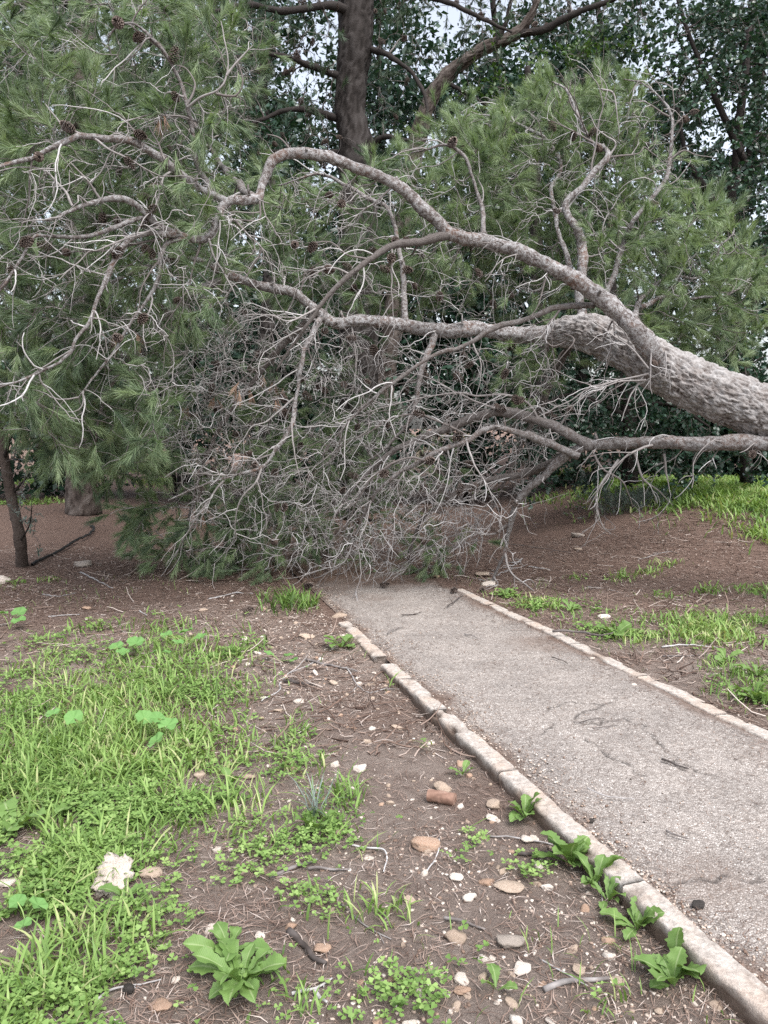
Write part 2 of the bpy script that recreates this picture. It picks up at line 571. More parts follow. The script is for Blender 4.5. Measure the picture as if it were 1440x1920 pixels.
# ------------------------------------------------------------------ ground, path, kerbs
KL_px = [(660, 1176), (740, 1252), (765, 1271), (838, 1338), (920, 1408), (998, 1480), (1100, 1570), (1215, 1670), (1320, 1765), (1440, 1868)]
KR_px = [(880, 1111), (960, 1148), (1040, 1183), (1150, 1238), (1270, 1292), (1370, 1343), (1440, 1372)]
KL = np.array([G(x, y, 0.03)[:2] for x, y in KL_px])
KR = np.array([G(x, y, 0.03)[:2] for x, y in KR_px])


def extend(A, far, near):
    d0 = A[0] - A[min(3, len(A) - 1)]
    d1 = A[-1] - A[-4]
    a = A[0] + d0 / abs(d0[1]) * (far - A[0][1])
    b = A[-1] + d1 / abs(d1[1]) * (A[-1][1] - near)
    return np.vstack([a, A, b])


KLx = extend(KL, 13.0, -4.0)[::-1]
KRx = extend(KR, 13.0, -4.0)[::-1]


def xl(y):
    return np.interp(y, KLx[:, 1], KLx[:, 0])


def xr(y):
    return np.interp(y, KRx[:, 1], KRx[:, 0])


KW = 0.048      # half width of a kerb


def H(x, y):
    """height of the soil"""
    x = np.asarray(x, float)
    y = np.asarray(y, float)
    dl = xl(y) - KW - x
    dr = x - xr(y) - KW
    n = fbm(p3(x, y, 0.9), 3) * 0.02 + fbm(p3(x, y, 5.0, 3.0), 3) * 0.010
    hl = -0.055 + 0.05 * np.clip((y - 3.5) / 2.4, 0, 1) - 0.015 * np.clip(dl, 0, 1) + n
    hr = 0.006 + 0.02 * np.clip(dr, 0, 2) + n * np.clip(dr * 2, 0.2, 1)
    h = np.where(dl > -0.11, hl, np.where(dr > -0.11, hr, -0.05))
    h = np.where((dl > -0.11) & (dl < 0.08) & (y > 5.9), np.minimum(h, -0.004), h)
    far = np.clip((y - 8.2) / 3, 0, 1)
    bx = np.clip((x - 1.3) / 3.6, 0, 1)
    by = np.clip((y - 6.0) / 5.0, 0, 1)
    bank = 0.62 * bx * bx * (3 - 2 * bx) * by * by * (3 - 2 * by)
    return h * (1 - far) + far * (n * 2 - 0.01) + bank + fbm(p3(x, y, 2.2, 40), 3) * 0.012 * by


def on(px, py):
    """soil point seen at a pixel"""
    p = G(px, py, 0)
    for _ in range(14):
        p = G(px, py, float(H(p[0], p[1])))
    return p


def grade(lo, a, b, hi, step, ratio):
    c = list(np.arange(a, b, step))
    s, v = step, b
    while v < hi:
        c.append(v)
        s *= ratio
        v += s
    s, v, pre = step, a, []
    while v > lo:
        s *= ratio
        v -= s
        pre.append(v)
    return np.array(pre[::-1] + c)


gx = grade(-160, -3.2, 4.0, 160, 0.042, 1.18)
gy = grade(-40, 1.6, 8.6, 320, 0.042, 1.14)
XX, YY = np.meshgrid(gx, gy)
mb = MB()
mulch = np.clip((YY - 4.6 + fbm(p3(XX, YY, 0.8, 9), 3) * 1.2) / 2.2, 0, 1) * 0.85
mulch = np.maximum(mulch, 0.75 * np.clip(fbm(p3(XX, YY, 2.2, 5), 3) - 0.15, 0, 0.6))
i = np.arange(XX.size).reshape(XX.shape)
mb.add(np.stack([XX, YY, H(XX, YY)], -1), np.stack([i[:-1, :-1], i[:-1, 1:], i[1:, 1:], i[1:, :-1]], -1).reshape(-1, 4), mulch.ravel())
ground = mb.build("ground", M['soil'])
tag(ground, kind="structure", label="reddish brown bare soil strewn with needles and pebbles")

# path: worn asphalt with exposed aggregate
ys = np.r_[np.arange(-4, 1.6, 0.2), np.arange(1.6, 5.2, 0.0115), np.arange(5.2, 8.6, 0.024), np.arange(8.6, 13, 0.2)]
tt = np.linspace(0, 1, 130)
lx, rx = xl(ys) + KW * 0.7, xr(ys) - KW * 0.7
PX = lx[:, None] * (1 - tt) + rx[:, None] * tt
PY = np.repeat(ys[:, None], len(tt), 1)
PZ = 0.004 + fbm(p3(PX, PY, 1.5, 4), 3) * 0.006 + vnoise(p3(PX, PY, 42, 8)) * 0.002 + fbm(p3(PX, PY, 9, 8), 2) * 0.002
edge = np.minimum(PX - lx[:, None], rx[:, None] - PX)
dirt = np.clip(1 - (edge + fbm(p3(PX, PY, 4, 2), 3) * 0.06) / 0.10, 0, 1) * 0.9
dirt = np.maximum(dirt, np.clip(fbm(p3(PX, PY, 1.7, 21), 4) - 0.55, 0, 1) * 0.8)
dirt = np.clip(np.maximum(dirt, np.clip((PY - 7.2 + fbm(p3(PX, PY, 2.5, 2), 3) * 0.5) / 0.8, 0, 1)), 0, 1)
crack = np.zeros_like(PX)
cracks = [[(1120, 1345), (1145, 1340), (1200, 1365), (1228, 1385), (1262, 1420), (1290, 1435), (1340, 1455)],
          [(1090, 1360), (1160, 1352)], [(1030, 1330), (1060, 1318), (1130, 1322), (1180, 1310)], [(1240, 1425), (1285, 1445)],
          [(1010, 1375), (1080, 1345), (1130, 1325)], [(1100, 1385), (1150, 1420), (1210, 1455)], [(1400, 1640), (1440, 1650)], [(1260, 1660), (1330, 1650), (1440, 1652)]]
for c in cracks:
    w = np.array([G(*q)[:2] for q in c])
    q = spline(w, 60) if len(w) > 2 else spline(np.vstack([w[0], w.mean(0), w[1]]), 60)
    q = q + np.stack([fbm(p3(q[:, 0], q[:, 1], 18, 1), 3), fbm(p3(q[:, 0], q[:, 1], 18, 7), 3)], -1) * 0.03
    sel = (PY > q[:, 1].min() - .1) & (PY < q[:, 1].max() + .1)
    P2 = np.stack([PX[sel], PY[sel]], -1)
    d = np.sqrt(((P2[:, None] - q[None]) ** 2).sum(-1)).min(1)
    crack[sel] = np.maximum(crack[sel], np.clip(1.2 - d / 0.0095, 0, 1) * np.clip(.95 + fbm(p3(P2[:, 0], P2[:, 1], 14, 3), 2), 0, 1))
PZ = PZ - crack * 0.011
i = np.arange(PX.size).reshape(PX.shape)
mb = MB()
mb.add(np.stack([PX, PY, PZ], -1), np.stack([i[:-1, :-1], i[:-1, 1:], i[1:, 1:], i[1:, :-1]], -1).reshape(-1, 4), dirt.ravel(), np.clip(crack.ravel() * 1.0, 0, .95))
tag(mb.build("path", M['path']), kind="structure", label="worn grey asphalt footpath with exposed pale aggregate")


def kerb_block(A, y0, y1, z0, z1, seed, half=KW, chip=0.006):
    """one cast kerb stone that follows the edge line A between y0 and y1"""
    n = max(8, int((y1 - y0) / 0.025))
    yy = np.linspace(y0, y1, n)
    xx = np.interp(yy, A[:, 1], A[:, 0])
    C = np.stack([xx, yy], -1)
    T = nrm(np.gradient(C, axis=0))
    Nn = np.stack([-T[:, 1], T[:, 0]], -1)
    prof = []
    m = 10
    for k in range(m):
        prof.append((-half, z0 + (z1 - z0) * k / m))
    for k in range(m):
        prof.append((-half + 2 * half * k / m, z1))
    for k in range(m + 1):
        prof.append((half, z1 + (z0 - z1) * k / m))
    prof = np.array(prof)
    V = np.zeros((n, len(prof), 3))
    V[:, :, :2] = C[:, None] + Nn[:, None] * prof[None, :, 0:1]
    V[:, :, 2] = prof[None, :, 1]
    nz = fbm(V.reshape(-1, 3) * 9 + seed * 7.7, 4).reshape(n, -1)
    nz2 = fbm(V.reshape(-1, 3) * 34 + seed * 3.1, 3).reshape(n, -1)
    corner = np.exp(-((np.abs(prof[:, 0]) - half) ** 2 + (prof[:, 1] - z1) ** 2) / 0.005 ** 2)
    chipw = np.exp(-((np.abs(prof[:, 0]) - half) ** 2 + (prof[:, 1] - z1) ** 2) / 0.02 ** 2)
    endw = np.exp(-np.minimum(np.arange(n), np.arange(n)[::-1]) / 1.2)[:, None]
    chipz = np.clip(nz - 0.28, 0, 1) * 0.05 * chipw + corner * 0.003 + np.abs(nz2) * corner * 0.006
    V[:, :, 2] -= chipz + np.abs(nz2) * chip * .6 * (prof[:, 1] > z1 - .001) + endw * 0.002 * (1 + nz)
    V[:, :, :2] += Nn[:, None] * ((nz2 * 0.004) - np.sign(prof[:, 0]) * (corner * 0.002 + chipw * np.clip(nz - .25, 0, 1) * 0.03))[..., None]
    i = np.arange(V.shape[0] * V.shape[1]).reshape(V.shape[:2])
    mb = MB()
    dirt = np.clip((z1 - 0.008 - V[:, :, 2] + nz * 0.02) / 0.03, 0, 1) * 0.95
    dirt = np.maximum(dirt, np.clip(nz - 0.45, 0, 0.5))
    mb.add(V, np.stack([i[:-1, :-1], i[:-1, 1:], i[1:, 1:], i[1:, :-1]], -1).reshape(-1, 4), dirt.ravel())
    mb.f.append(i[0][None, :])
    mb.f.append(i[-1][::-1][None, :])
    return mb


for nm, A, cuts, lab in (
        ("kerb_left", KLx, [-3.0, -2.0, -1.0, 0.0, 1.0, 1.7, 2.45, 3.30, 4.05, 4.57, 4.88, 5.02, 5.95], "low pale concrete kerb on the side of the weeds, broken into blocks"),
        ("kerb_right", KRx, [-3.0, -2.0, -1.0, 0.0, 1.0, 2.0, 3.0, 3.98, 4.62, 5.34, 5.95, 6.55, 7.2], "low pale concrete kerb on the far side of the path")):
    kr = empty(nm, (float(np.interp(3, A[:, 1], A[:, 0])), 3.0, 0.0))
    tag(kr, label=lab, kind="structure")
    for j in range(len(cuts) - 1):
        if nm == "kerb_left" and j == 10:
            continue
        m_ = kerb_block(A, cuts[j] + 0.0012, cuts[j + 1] - 0.0012, -0.16, 0.019 + rng.normal() * 0.0012, j + (40 if nm == "kerb_right" else 0))
        anchor(m_.build("kerb_block", M['kerb']), kr)

# ------------------------------------------------------------------ a builder for pines
class Skel:
    """branch skeleton: nodes with position, radius, tangent and the limb they belong to"""
    def __init__(self):
        self.p, self.r, self.t, self.l, self.c = [], [], [], [], []

    def add(self, P, R, limb, cls=0):
        T = nrm(np.gradient(P, axis=0))
        self.p.append(P)
        self.r.append(R)
        self.t.append(T)
        self.l.append(np.full(len(P), limb))
        self.c.append(np.full(len(P), cls))

    def arr(self):
        return (np.concatenate(self.p), np.concatenate(self.r), np.concatenate(self.t), np.concatenate(self.l))


def colonize(sk, targets, cls, rscale=0.5, rmax=0.013, rmin=0.004, K=9, wig=0.05, only=None, tipr=0.0028):
    """join every target to the nearest skeleton node with a bent branch; returns lists"""
    P, R, T, Lb = sk.arr()
    if only is not None:
        s = np.isin(Lb, only)
        P, R, T, Lb = P[s], R[s], T[s], Lb[s]
    d0 = np.array([np.min(((P - q) ** 2).sum(1)) for q in targets])
    out = []
    for k in np.argsort(d0):
        q = targets[k]
        dd = ((P - q) ** 2).sum(1)
        j = int(np.argmin(dd * (1 + 0.25 * rng.random(len(dd)))))
        p = P[j]
        L = math.sqrt(dd[j])
        if L < 0.06:
            continue
        v = (q - p) / L
        tdir = T[j] * np.sign((T[j] * v).sum() + 1e-6)
        c1 = p + nrm(tdir * 0.5 + v + rng.normal(size=3) * 0.35) * L * 0.38
        c2 = q - nrm(v + rng.normal(size=3) * 0.45 + np.array([0, 0, -0.1])) * L * 0.3
        t = np.linspace(0, 1, K)[:, None]
        B = (1 - t) ** 3 * p + 3 * (1 - t) ** 2 * t * c1 + 3 * (1 - t) * t ** 2 * c2 + t ** 3 * q
        ph = rng.random(3) * 50
        B = B + (np.stack([vnoise(np.c_[t * 4.2 + ph[a], t * 0 + a, t * 0]) for a in range(3)], -1)) * wig * min(L, 0.8) * np.sin(np.pi * np.clip(t * 1.2, 0, 1) * 0.5)
        r0 = float(np.clip(R[j] * rscale, rmin, rmax))
        rr = np.linspace(r0, tipr, K)
        out.append((B, rr, Lb[j], cls))
        P = np.vstack([P, B[2:]])
        R = np.r_[R, rr[2:]]
        Tb = nrm(np.gradient(B, axis=0))
        T = np.vstack([T, Tb[2:]])
        Lb = np.r_[Lb, np.full(K - 2, Lb[j])]
        sk.add(B[2:], rr[2:], Lb[j], cls)
    return out


def in_poly(x, y, poly):
    r = np.zeros(len(x), bool)
    n = len(poly)
    for a in range(n):
        x0, y0 = poly[a]
        x1, y1 = poly[(a + 1) % n]
        c = ((y0 > y) != (y1 > y)) & (x < (x1 - x0) * (y - y0) / ((y1 - y0) or 1e-9) + x0)
        r ^= c
    return r


def fill(poly, n, Y0, Y1, zmin=0.05, bulge=0.0):
    """n points in a volume: outline seen against the place, distances Y0..Y1"""
    poly = np.array(poly, float)
    out = []
    lo, hi = poly.min(0), poly.max(0)
    while len(out) < n:
        x = rng.uniform(lo[0], hi[0], 400)
        y = rng.uniform(lo[1], hi[1], 400)
        s = in_poly(x, y, poly)
        for a, b in zip(x[s], y[s]):
            q = W(a, b, rng.uniform(Y0, Y1))
            if q[2] > zmin:
                out.append(q)
    return np.array(out[:n])


def sprout(branches, per_m, lmin, lmax, ang=(0.5, 1.2), from_t=0.15):
    """start points and directions of side twigs along branches; also limb ids"""
    p, d, l, rr = [], [], [], []
    for B, r, lb, cls in branches:
        seg = np.linalg.norm(np.diff(B, axis=0), axis=1)
        L = seg.sum()
        n = rng.poisson(per_m * L)
        if n == 0:
            continue
        T = nrm(np.gradient(B, axis=0))
        t = rng.uniform(from_t, 1, n) * (len(B) - 1)
        k = np.minimum(t.astype(int), len(B) - 2)
        f = (t - k)[:, None]
        p.append(B[k] * (1 - f) + B[k + 1] * f)
        a = rng.uniform(ang[0], ang[1], n)[:, None]
        q = nrm(np.cross(T[k], rng.normal(size=(n, 3))))
        d.append(T[k] * np.cos(a) + q * np.sin(a))
        l.append(np.full(n, lb))
        rr.append(r[k])
    if not p:
        return np.zeros((0, 3)), np.zeros((0, 3)), np.zeros(0, int), np.zeros(0), np.zeros(0)
    p, d, l, rr = np.concatenate(p), np.concatenate(d), np.concatenate(l), np.concatenate(rr)
    L = rng.uniform(lmin, lmax, len(p)) * rng.uniform(0.6, 1, len(p))
    return p, d, l, L, rr


def as_branches(P, R, lb, cls):
    return [(P[k], R[k], lb[k], cls) for k in range(len(P))]


def tube_groups(mbs, branches, S, tone_fn):
    """append branches to the mesh builder of their limb"""
    groups = {}
    for b in branches:
        groups.setdefault((b[2], len(b[0])), []).append(b)
    for (lb, K), bs in groups.items():
        P = np.stack([b[0] for b in bs])
        R = np.stack([b[1] for b in bs])
        V, F = tubes(P, R, S)
        mbs.setdefault(lb, MB()).add(V, F, np.repeat(tone_fn(len(bs)), K * S))


def limb_mesh(P, R, S, dark, rough=0.16, bumpy=0.06, tone=None):
    V, F = tubes(P[None], R[None], S)
    C = np.repeat(P, S, 0)
    N_ = nrm(V - C)
    rr = np.repeat(R, S)
    n = fbm(V * 7.0, 3) * rough + fbm(V * 30.0, 3) * bumpy * 2
    V = V + N_ * (n * rr)[:, None]
    mb = MB()
    mb.add(V, F, np.clip(np.full(len(V), dark) + fbm(V * 3.0, 2) * 0.15 * (dark > 0.02), 0, 1) if tone is None else tone)
    e = np.arange(S)
    mb.f.append(e[::-1][None, :])
    mb.f.append((len(V) - S + e)[None, :])
    return mb


def plated_trunk(P, R, S, scale=16.0, depth=0.022, stretch=2.2):
    """trunk with real bark plates: cellular relief on a fine tube"""
    V, F = tubes(P[None], R[None], S)
    K = len(P)
    s = np.r_[0, np.cumsum(np.linalg.norm(np.diff(P, axis=0), axis=1))]
    a = np.linspace(0, 2 * np.pi, S, endpoint=False)
    # cell pattern in (length, girth) with wrap-around
    U = np.repeat(s, S) * scale / stretch
    Rm = R.mean()
    nth = max(6, int(round(2 * np.pi * Rm * scale)))
    Th = np.tile(a / (2 * np.pi) * nth, K)
    wob = fbm(V * 6.0, 3)
    U = U + wob * 0.9 + fbm(V * 40.0, 2) * 0.35
    Th2 = Th + fbm(V * 6.0 + 31, 3) * 0.9 + fbm(V * 40.0 + 5, 2) * 0.35
    iu, it = np.floor(U), np.floor(Th2)
    d1 = np.full(len(V), 9.0)
    d2 = np.full(len(V), 9.0)
    hid = np.zeros(len(V))
    for du in (-1, 0, 1):
        for dt in (-1, 0, 1):
            cu, ct = iu + du, it + dt
            ctm = np.mod(ct, nth)
            jx = _h(cu, ctm, cu * 0 + 1)
            jy = _h(cu, ctm, cu * 0 + 2)
            d = np.sqrt((cu + jx - U) ** 2 + (ct + jy - Th2) ** 2)
            nw = d < d1
            d2 = np.where(nw, d1, np.minimum(d2, d))
            hid = np.where(nw, _h(cu, ctm, cu * 0 + 3), hid)
            d1 = np.where(nw, d, d1)
    e = np.clip((d2 - d1) / 0.22, 0, 1)
    C = np.repeat(P, S, 0)
    N_ = nrm(V - C)
    h = (e ** 0.7 - 0.5) * depth * (0.5 + hid) + (hid - 0.5) * depth * 1.1 + fbm(V * 45, 3) * 0.005 + fbm(V * 14, 3) * 0.008 + fbm(V * 2.5, 2) * np.repeat(R, S) * 0.09
    V = V + N_ * h[:, None]
    mb = MB()
    mb.add(V, F, np.clip(0.12 + 0.55 * e + (hid - 0.5) * 0.35 + fbm(V * 20, 3) * 0.15, 0, 1))
    q = np.arange(S)
    mb.f.append(q[::-1][None, :])
    mb.f.append((len(V) - S + q)[None, :])
    return mb


# pine cone: spiral of open woody scales round a core
def cone_mesh(seed):
    r_ = np.random.default_rng(seed)
    mb = MB()
    n = 64
    for k in range(n):
        t = (k + 0.5) / n
        ang = k * 2.39996 + r_.normal() * 0.08
        zz = t
        rad_ = 0.30 * math.sin(math.pi * (0.12 + 0.80 * t ** 0.85)) ** 0.8
        up = 0.25 + 0.6 * t
        o = np.array([math.cos(ang), math.sin(ang), 0])
        s = np.array([-math.sin(ang), math.cos(ang), 0])
        w = 0.115 * (1 - 0.45 * t)
        b = np.array([0, 0, zz]) + o * rad_ * 0.35
        tip = np.array([0, 0, zz + up * 0.13]) + o * rad_ * 1.12
        th = np.array([0, 0, 0.035])
        V = np.array([b - s * w * 0.5, b + s * w * 0.5, tip + s * w, tip - s * w, tip + o * 0.03 + th, tip - th * 0.6 + s * w * .6, tip - th * 0.6 - s * w * .6])
        F = np.array([[0, 1, 2], [0, 2, 3], [3, 2, 4], [1, 5, 2], [0, 3, 6], [2, 5, 4], [3, 4, 6], [5, 6, 4], [0, 6, 5], [0, 5, 1]])
        tip_t = np.array([0.1, 0.1, 0.85, 0.85, 1.0, 0.45, 0.45]) + r_.normal() * 0.1
        mb.add(V, F, np.clip(tip_t, 0, 1))
    me = mb.mesh("pine_cone", smooth=False)
    me.materials.append(M['cone'])
    return me


CONES = [cone_mesh(s) for s in range(3)]


def place_cone(p, d, size, parent):
    o = bpy.data.objects.new("pine_cone", CONES[rng.integers(3)])
    COL.objects.link(o)
    o.parent = parent
    o.matrix_parent_inverse = parent.matrix_world.inverted() if False else Matrix()
    q = Vector(d).to_track_quat('Z', 'Y')
    o.rotation_mode = 'QUATERNION'
    o.rotation_quaternion = q
    o.location = p
    o.scale = (size * 1.05, size * 1.05, size)
    return o


# ------------------------------------------------------------------ THE FALLEN PINE
fp_root_loc = W(2350, 1120, 5.9)
fallen = empty("fallen_pine", (5.9, 5.9, 0.0))
tag(fallen, "fallen pine lying across the footpath, with bare grey branches, cones and green needles", "pine tree")


def tr(*pts):
    return np.array([W(*q) for q in pts])


# trunk: from its base outside the picture to the fork
tpts = np.vstack([[[5.75, 5.75, -0.1], [5.0, 5.85, 0.55], [4.0, 6.0, 1.25]], tr((1430, 772, 6.3), (1330, 735, 6.45), (1230, 685, 6.65), (1150, 640, 6.9), (1085, 622, 7.1), (1020, 632, 7.3))])
trr = np.array([0.34, 0.27, 0.235, 0.212, 0.205, 0.196, 0.18, 0.145, 0.075])
q = spline(np.c_[tpts, trr], 340)
TP, TR = q[:, :3], q[:, 3]
trunk = anchor(plated_trunk(TP, TR, 160, 36.0, 0.015, 1.9).build("trunk", M['trunk']), fallen)

# limbs: points traced as (x, y, distance), start and end radius, darkness, smoothness
LIMBS = [
    ("A", [(1245, 690, 6.5), (1215, 650, 6.42), (1150, 580, 6.4), (1090, 530, 6.4), (1000, 482, 6.4), (920, 456, 6.4), (850, 436, 6.35), (800, 390, 6.3), (740, 340, 6.25), (660, 312, 6.2), (600, 296, 6.15), (550, 285, 6.1), (512, 303, 6.05), (494, 345, 6.0), (484, 374, 5.95), (432, 380, 5.9), (412, 418, 5.85), (386, 443, 5.8), (330, 438, 5.7), (290, 418, 5.6), (250, 388, 5.5), (205, 378, 5.4), (150, 392, 5.3), (90, 408, 5.2)], .082, .012, 0.0),
    ("B", [(1060, 628, 7.2), (980, 626, 7.3), (900, 622, 7.35), (830, 618, 7.35), (760, 610, 7.35), (690, 603, 7.3), (630, 602, 7.3), (592, 582, 7.3), (560, 556, 7.25), (510, 545, 7.2), (465, 533, 7.1), (430, 513, 7.0), (390, 492, 6.9), (340, 480, 6.8), (270, 500, 6.6), (190, 540, 6.5)], .095, .012, 0.0),
    ("C", [(1720, 800, 6.0), (1560, 818, 6.05), (1440, 826, 6.15), (1330, 830, 6.3), (1240, 830, 6.5), (1150, 834, 6.7), (1085, 842, 6.85), (1040, 870, 6.95), (1000, 905, 7.0), (970, 945, 7.1), (955, 990, 7.2), (945, 1040, 7.3), (930, 1080, 7.4), (921, 1108, 7.45)], .10, .008, 0.35),
    ("C1", [(1110, 838, 6.8), (1060, 812, 6.85), (1020, 790, 6.9), (985, 776, 6.95), (945, 770, 7.0), (900, 778, 7.0), (850, 798, 7.05), (800, 815, 7.1), (750, 842, 7.15), (700, 878, 7.2), (660, 920, 7.2), (630, 970, 7.25)], .055, .012, 0.75),
    ("C2", [(1085, 856, 6.8), (1020, 830, 6.8), (960, 810, 6.75), (915, 806, 6.7), (880, 820, 6.7), (850, 836, 6.7), (800, 865, 6.7), (750, 890, 6.75), (705, 930, 6.8), (675, 975, 6.9), (655, 1030, 7.1)], .036, .007, 0.5),
    ("C4", [(1070, 850, 6.95), (1000, 880, 7.3), (950, 896, 7.4), (890, 906, 7.45), (840, 935, 7.5), (795, 965, 7.55), (775, 1005, 7.6), (765, 1045, 7.65)], .045, .012, 0.95),
    ("D", [(848, 440, 6.35), (800, 448, 6.3), (755, 452, 6.25), (715, 470, 6.2), (690, 488, 6.15), (660, 515, 6.1), (625, 548, 6.1), (595, 580, 6.1), (570, 617, 6.1), (545, 652, 6.15), (520, 692, 6.2)], .036, .008, 0.9),
    ("E", [(1115, 572, 6.5), (1060, 578, 6.5), (1000, 592, 6.5), (940, 612, 6.5), (880, 640, 6.5), (830, 662, 6.5), (780, 690, 6.5), (720, 735, 6.5), (660, 782, 6.55), (600, 850, 6.6)], .028, .007, 0.7),
    ("F", [(1090, 640, 7.2), (1088, 540, 7.5), (1093, 470, 7.55), (1085, 430, 7.5), (1066, 397, 7.5), (1066, 374, 7.5), (1095, 345, 7.5), (1125, 312, 7.5), (1142, 290, 7.5), (1130, 275, 7.55), (1110, 265, 7.6), (1090, 235, 7.6), (1075, 200, 7.65), (1060, 170, 7.7), (1030, 150, 7.8)], .062, .008, 0.0),
    ("R", [(1150, 640, 6.95), (1140, 560, 7.6), (1165, 470, 7.8), (1195, 410, 7.7), (1235, 355, 7.7), (1250, 310, 7.7), (1256, 260, 7.7), (1254, 215, 7.75), (1235, 180, 7.8), (1205, 155, 7.9), (1170, 150, 7.9)], .04, .006, 0.15),
    ("S", [(1190, 655, 6.8), (1195, 575, 7.4), (1225, 540, 7.7), (1272, 517, 7.7), (1310, 518, 7.7), (1340, 490, 7.7), (1348, 463, 7.7), (1372, 442, 7.75), (1376, 425, 7.8)], .035, .006, 0.15),
    ("S2", [(1200, 575, 7.4), (1250, 556, 7.6), (1300, 560, 7.6), (1350, 558, 7.6), (1390, 532, 7.6), (1420, 512, 7.6)], .02, .006, 0.15),
    ("M", [(820, 618, 7.35), (800, 660, 7.2), (788, 710, 7.1), (782, 750, 7.1), (765, 795, 7.1), (735, 825, 7.15), (690, 860, 7.2)], .03, .012, 0.4),
    ("Hh", [(600, 598, 7.2), (578, 632, 6.7), (566, 680, 6.5), (553, 750, 6.45), (545, 792, 6.4), (525, 832, 6.4), (490, 876, 6.4), (420, 900, 6.4), (370, 915, 6.4), (315, 938, 6.4)], .032, .007, 0.1),
    ("A2", [(432, 382, 5.9), (400, 366, 5.85), (370, 346, 5.8), (335, 322, 5.7), (290, 288, 5.6), (250, 265, 5.5), (200, 262, 5.4), (155, 252, 5.3), (110, 270, 5.25), (60, 295, 5.2), (0, 316, 5.1), (-70, 345, 5.0)], .034, .012, 0.1),
    ("V", [(398, 366, 5.85), (388, 343, 5.85), (372, 300, 5.85), (362, 240, 5.85), (352, 202, 5.8), (340, 165, 5.8), (320, 120, 5.75), (300, 86, 5.7), (268, 56, 5.7), (250, 45, 5.65), (218, 52, 5.6), (205, 72, 5.6)], .024, .008, 0.5),
    ("L", [(1075, 540, 7.55), (1062, 470, 7.8), (1045, 430, 7.9), (1040, 400, 8.0), (1030, 350, 8.1), (1050, 312, 8.2), (1025, 268, 8.3), (1000, 250, 8.3), (950, 225, 8.4), (880, 205, 8.5)], .03, .008, 0.05),
    ("K", [(908, 446, 6.4), (905, 400, 6.5), (893, 350, 6.6), (880, 310, 6.6), (868, 294, 6.6), (835, 276, 6.6), (800, 284, 6.6), (770, 290, 6.65)], .020, .007, 0.4),
    ("Bu", [(760, 606, 7.35), (755, 520, 7.5), (745, 440, 7.6), (725, 392, 7.6), (690, 375, 7.6), (650, 345, 7.6), (610, 332, 7.6), (560, 335, 7.6), (520, 345, 7.6)], .03, .008, 0.1),
    ("N", [(1075, 640, 7.1), (1055, 660, 7.6), (1025, 735, 7.8), (1000, 790, 7.9), (960, 870, 8.0), (920, 960, 8.1)], .04, .012, 0.95),
    ("G1", [(332, 440, 5.7), (285, 438, 5.6), (250, 448, 5.55), (226, 475, 5.5), (210, 502, 5.45), (190, 550, 5.4), (170, 600, 5.35), (146, 632, 5.3), (128, 665, 5.25), (85, 690, 5.2), (45, 706, 5.15), (-10, 720, 5.1)], .024, .008, 0.1),
    ("G2", [(390, 450, 5.8), (318, 452, 5.7), (297, 515, 5.7), (278, 560, 5.7), (242, 610, 5.65), (215, 660, 5.6), (180, 702, 5.6), (150, 740, 5.6)], .020, .007, 0.3),
    ("G4", [(285, 408, 5.6), (240, 415, 5.5), (212, 424, 5.45), (160, 440, 5.4), (100, 446, 5.3), (60, 450, 5.25), (38, 485, 5.2), (0, 545, 5.15)], .018, .008, 0.2),
    ("Bl", [(430, 515, 7.0), (350, 560, 6.9), (280, 620, 6.9), (220, 700, 6.9), (190, 780, 7.0), (180, 830, 7.1)], .03, .01, 0.5),
    ("Bd", [(590, 590, 7.3), (520, 660, 7.6), (440, 760, 7.8), (390, 850, 7.9), (360, 940, 8.0), (350, 1010, 8.1)], .035, .012, 0.7),
    ("Bt", [(480, 375, 5.95), (430, 330, 6.6), (380, 250, 7.0), (300, 170, 7.2), (200, 110, 7.3), (100, 60, 7.4)], .03, .01, 0.4),
]
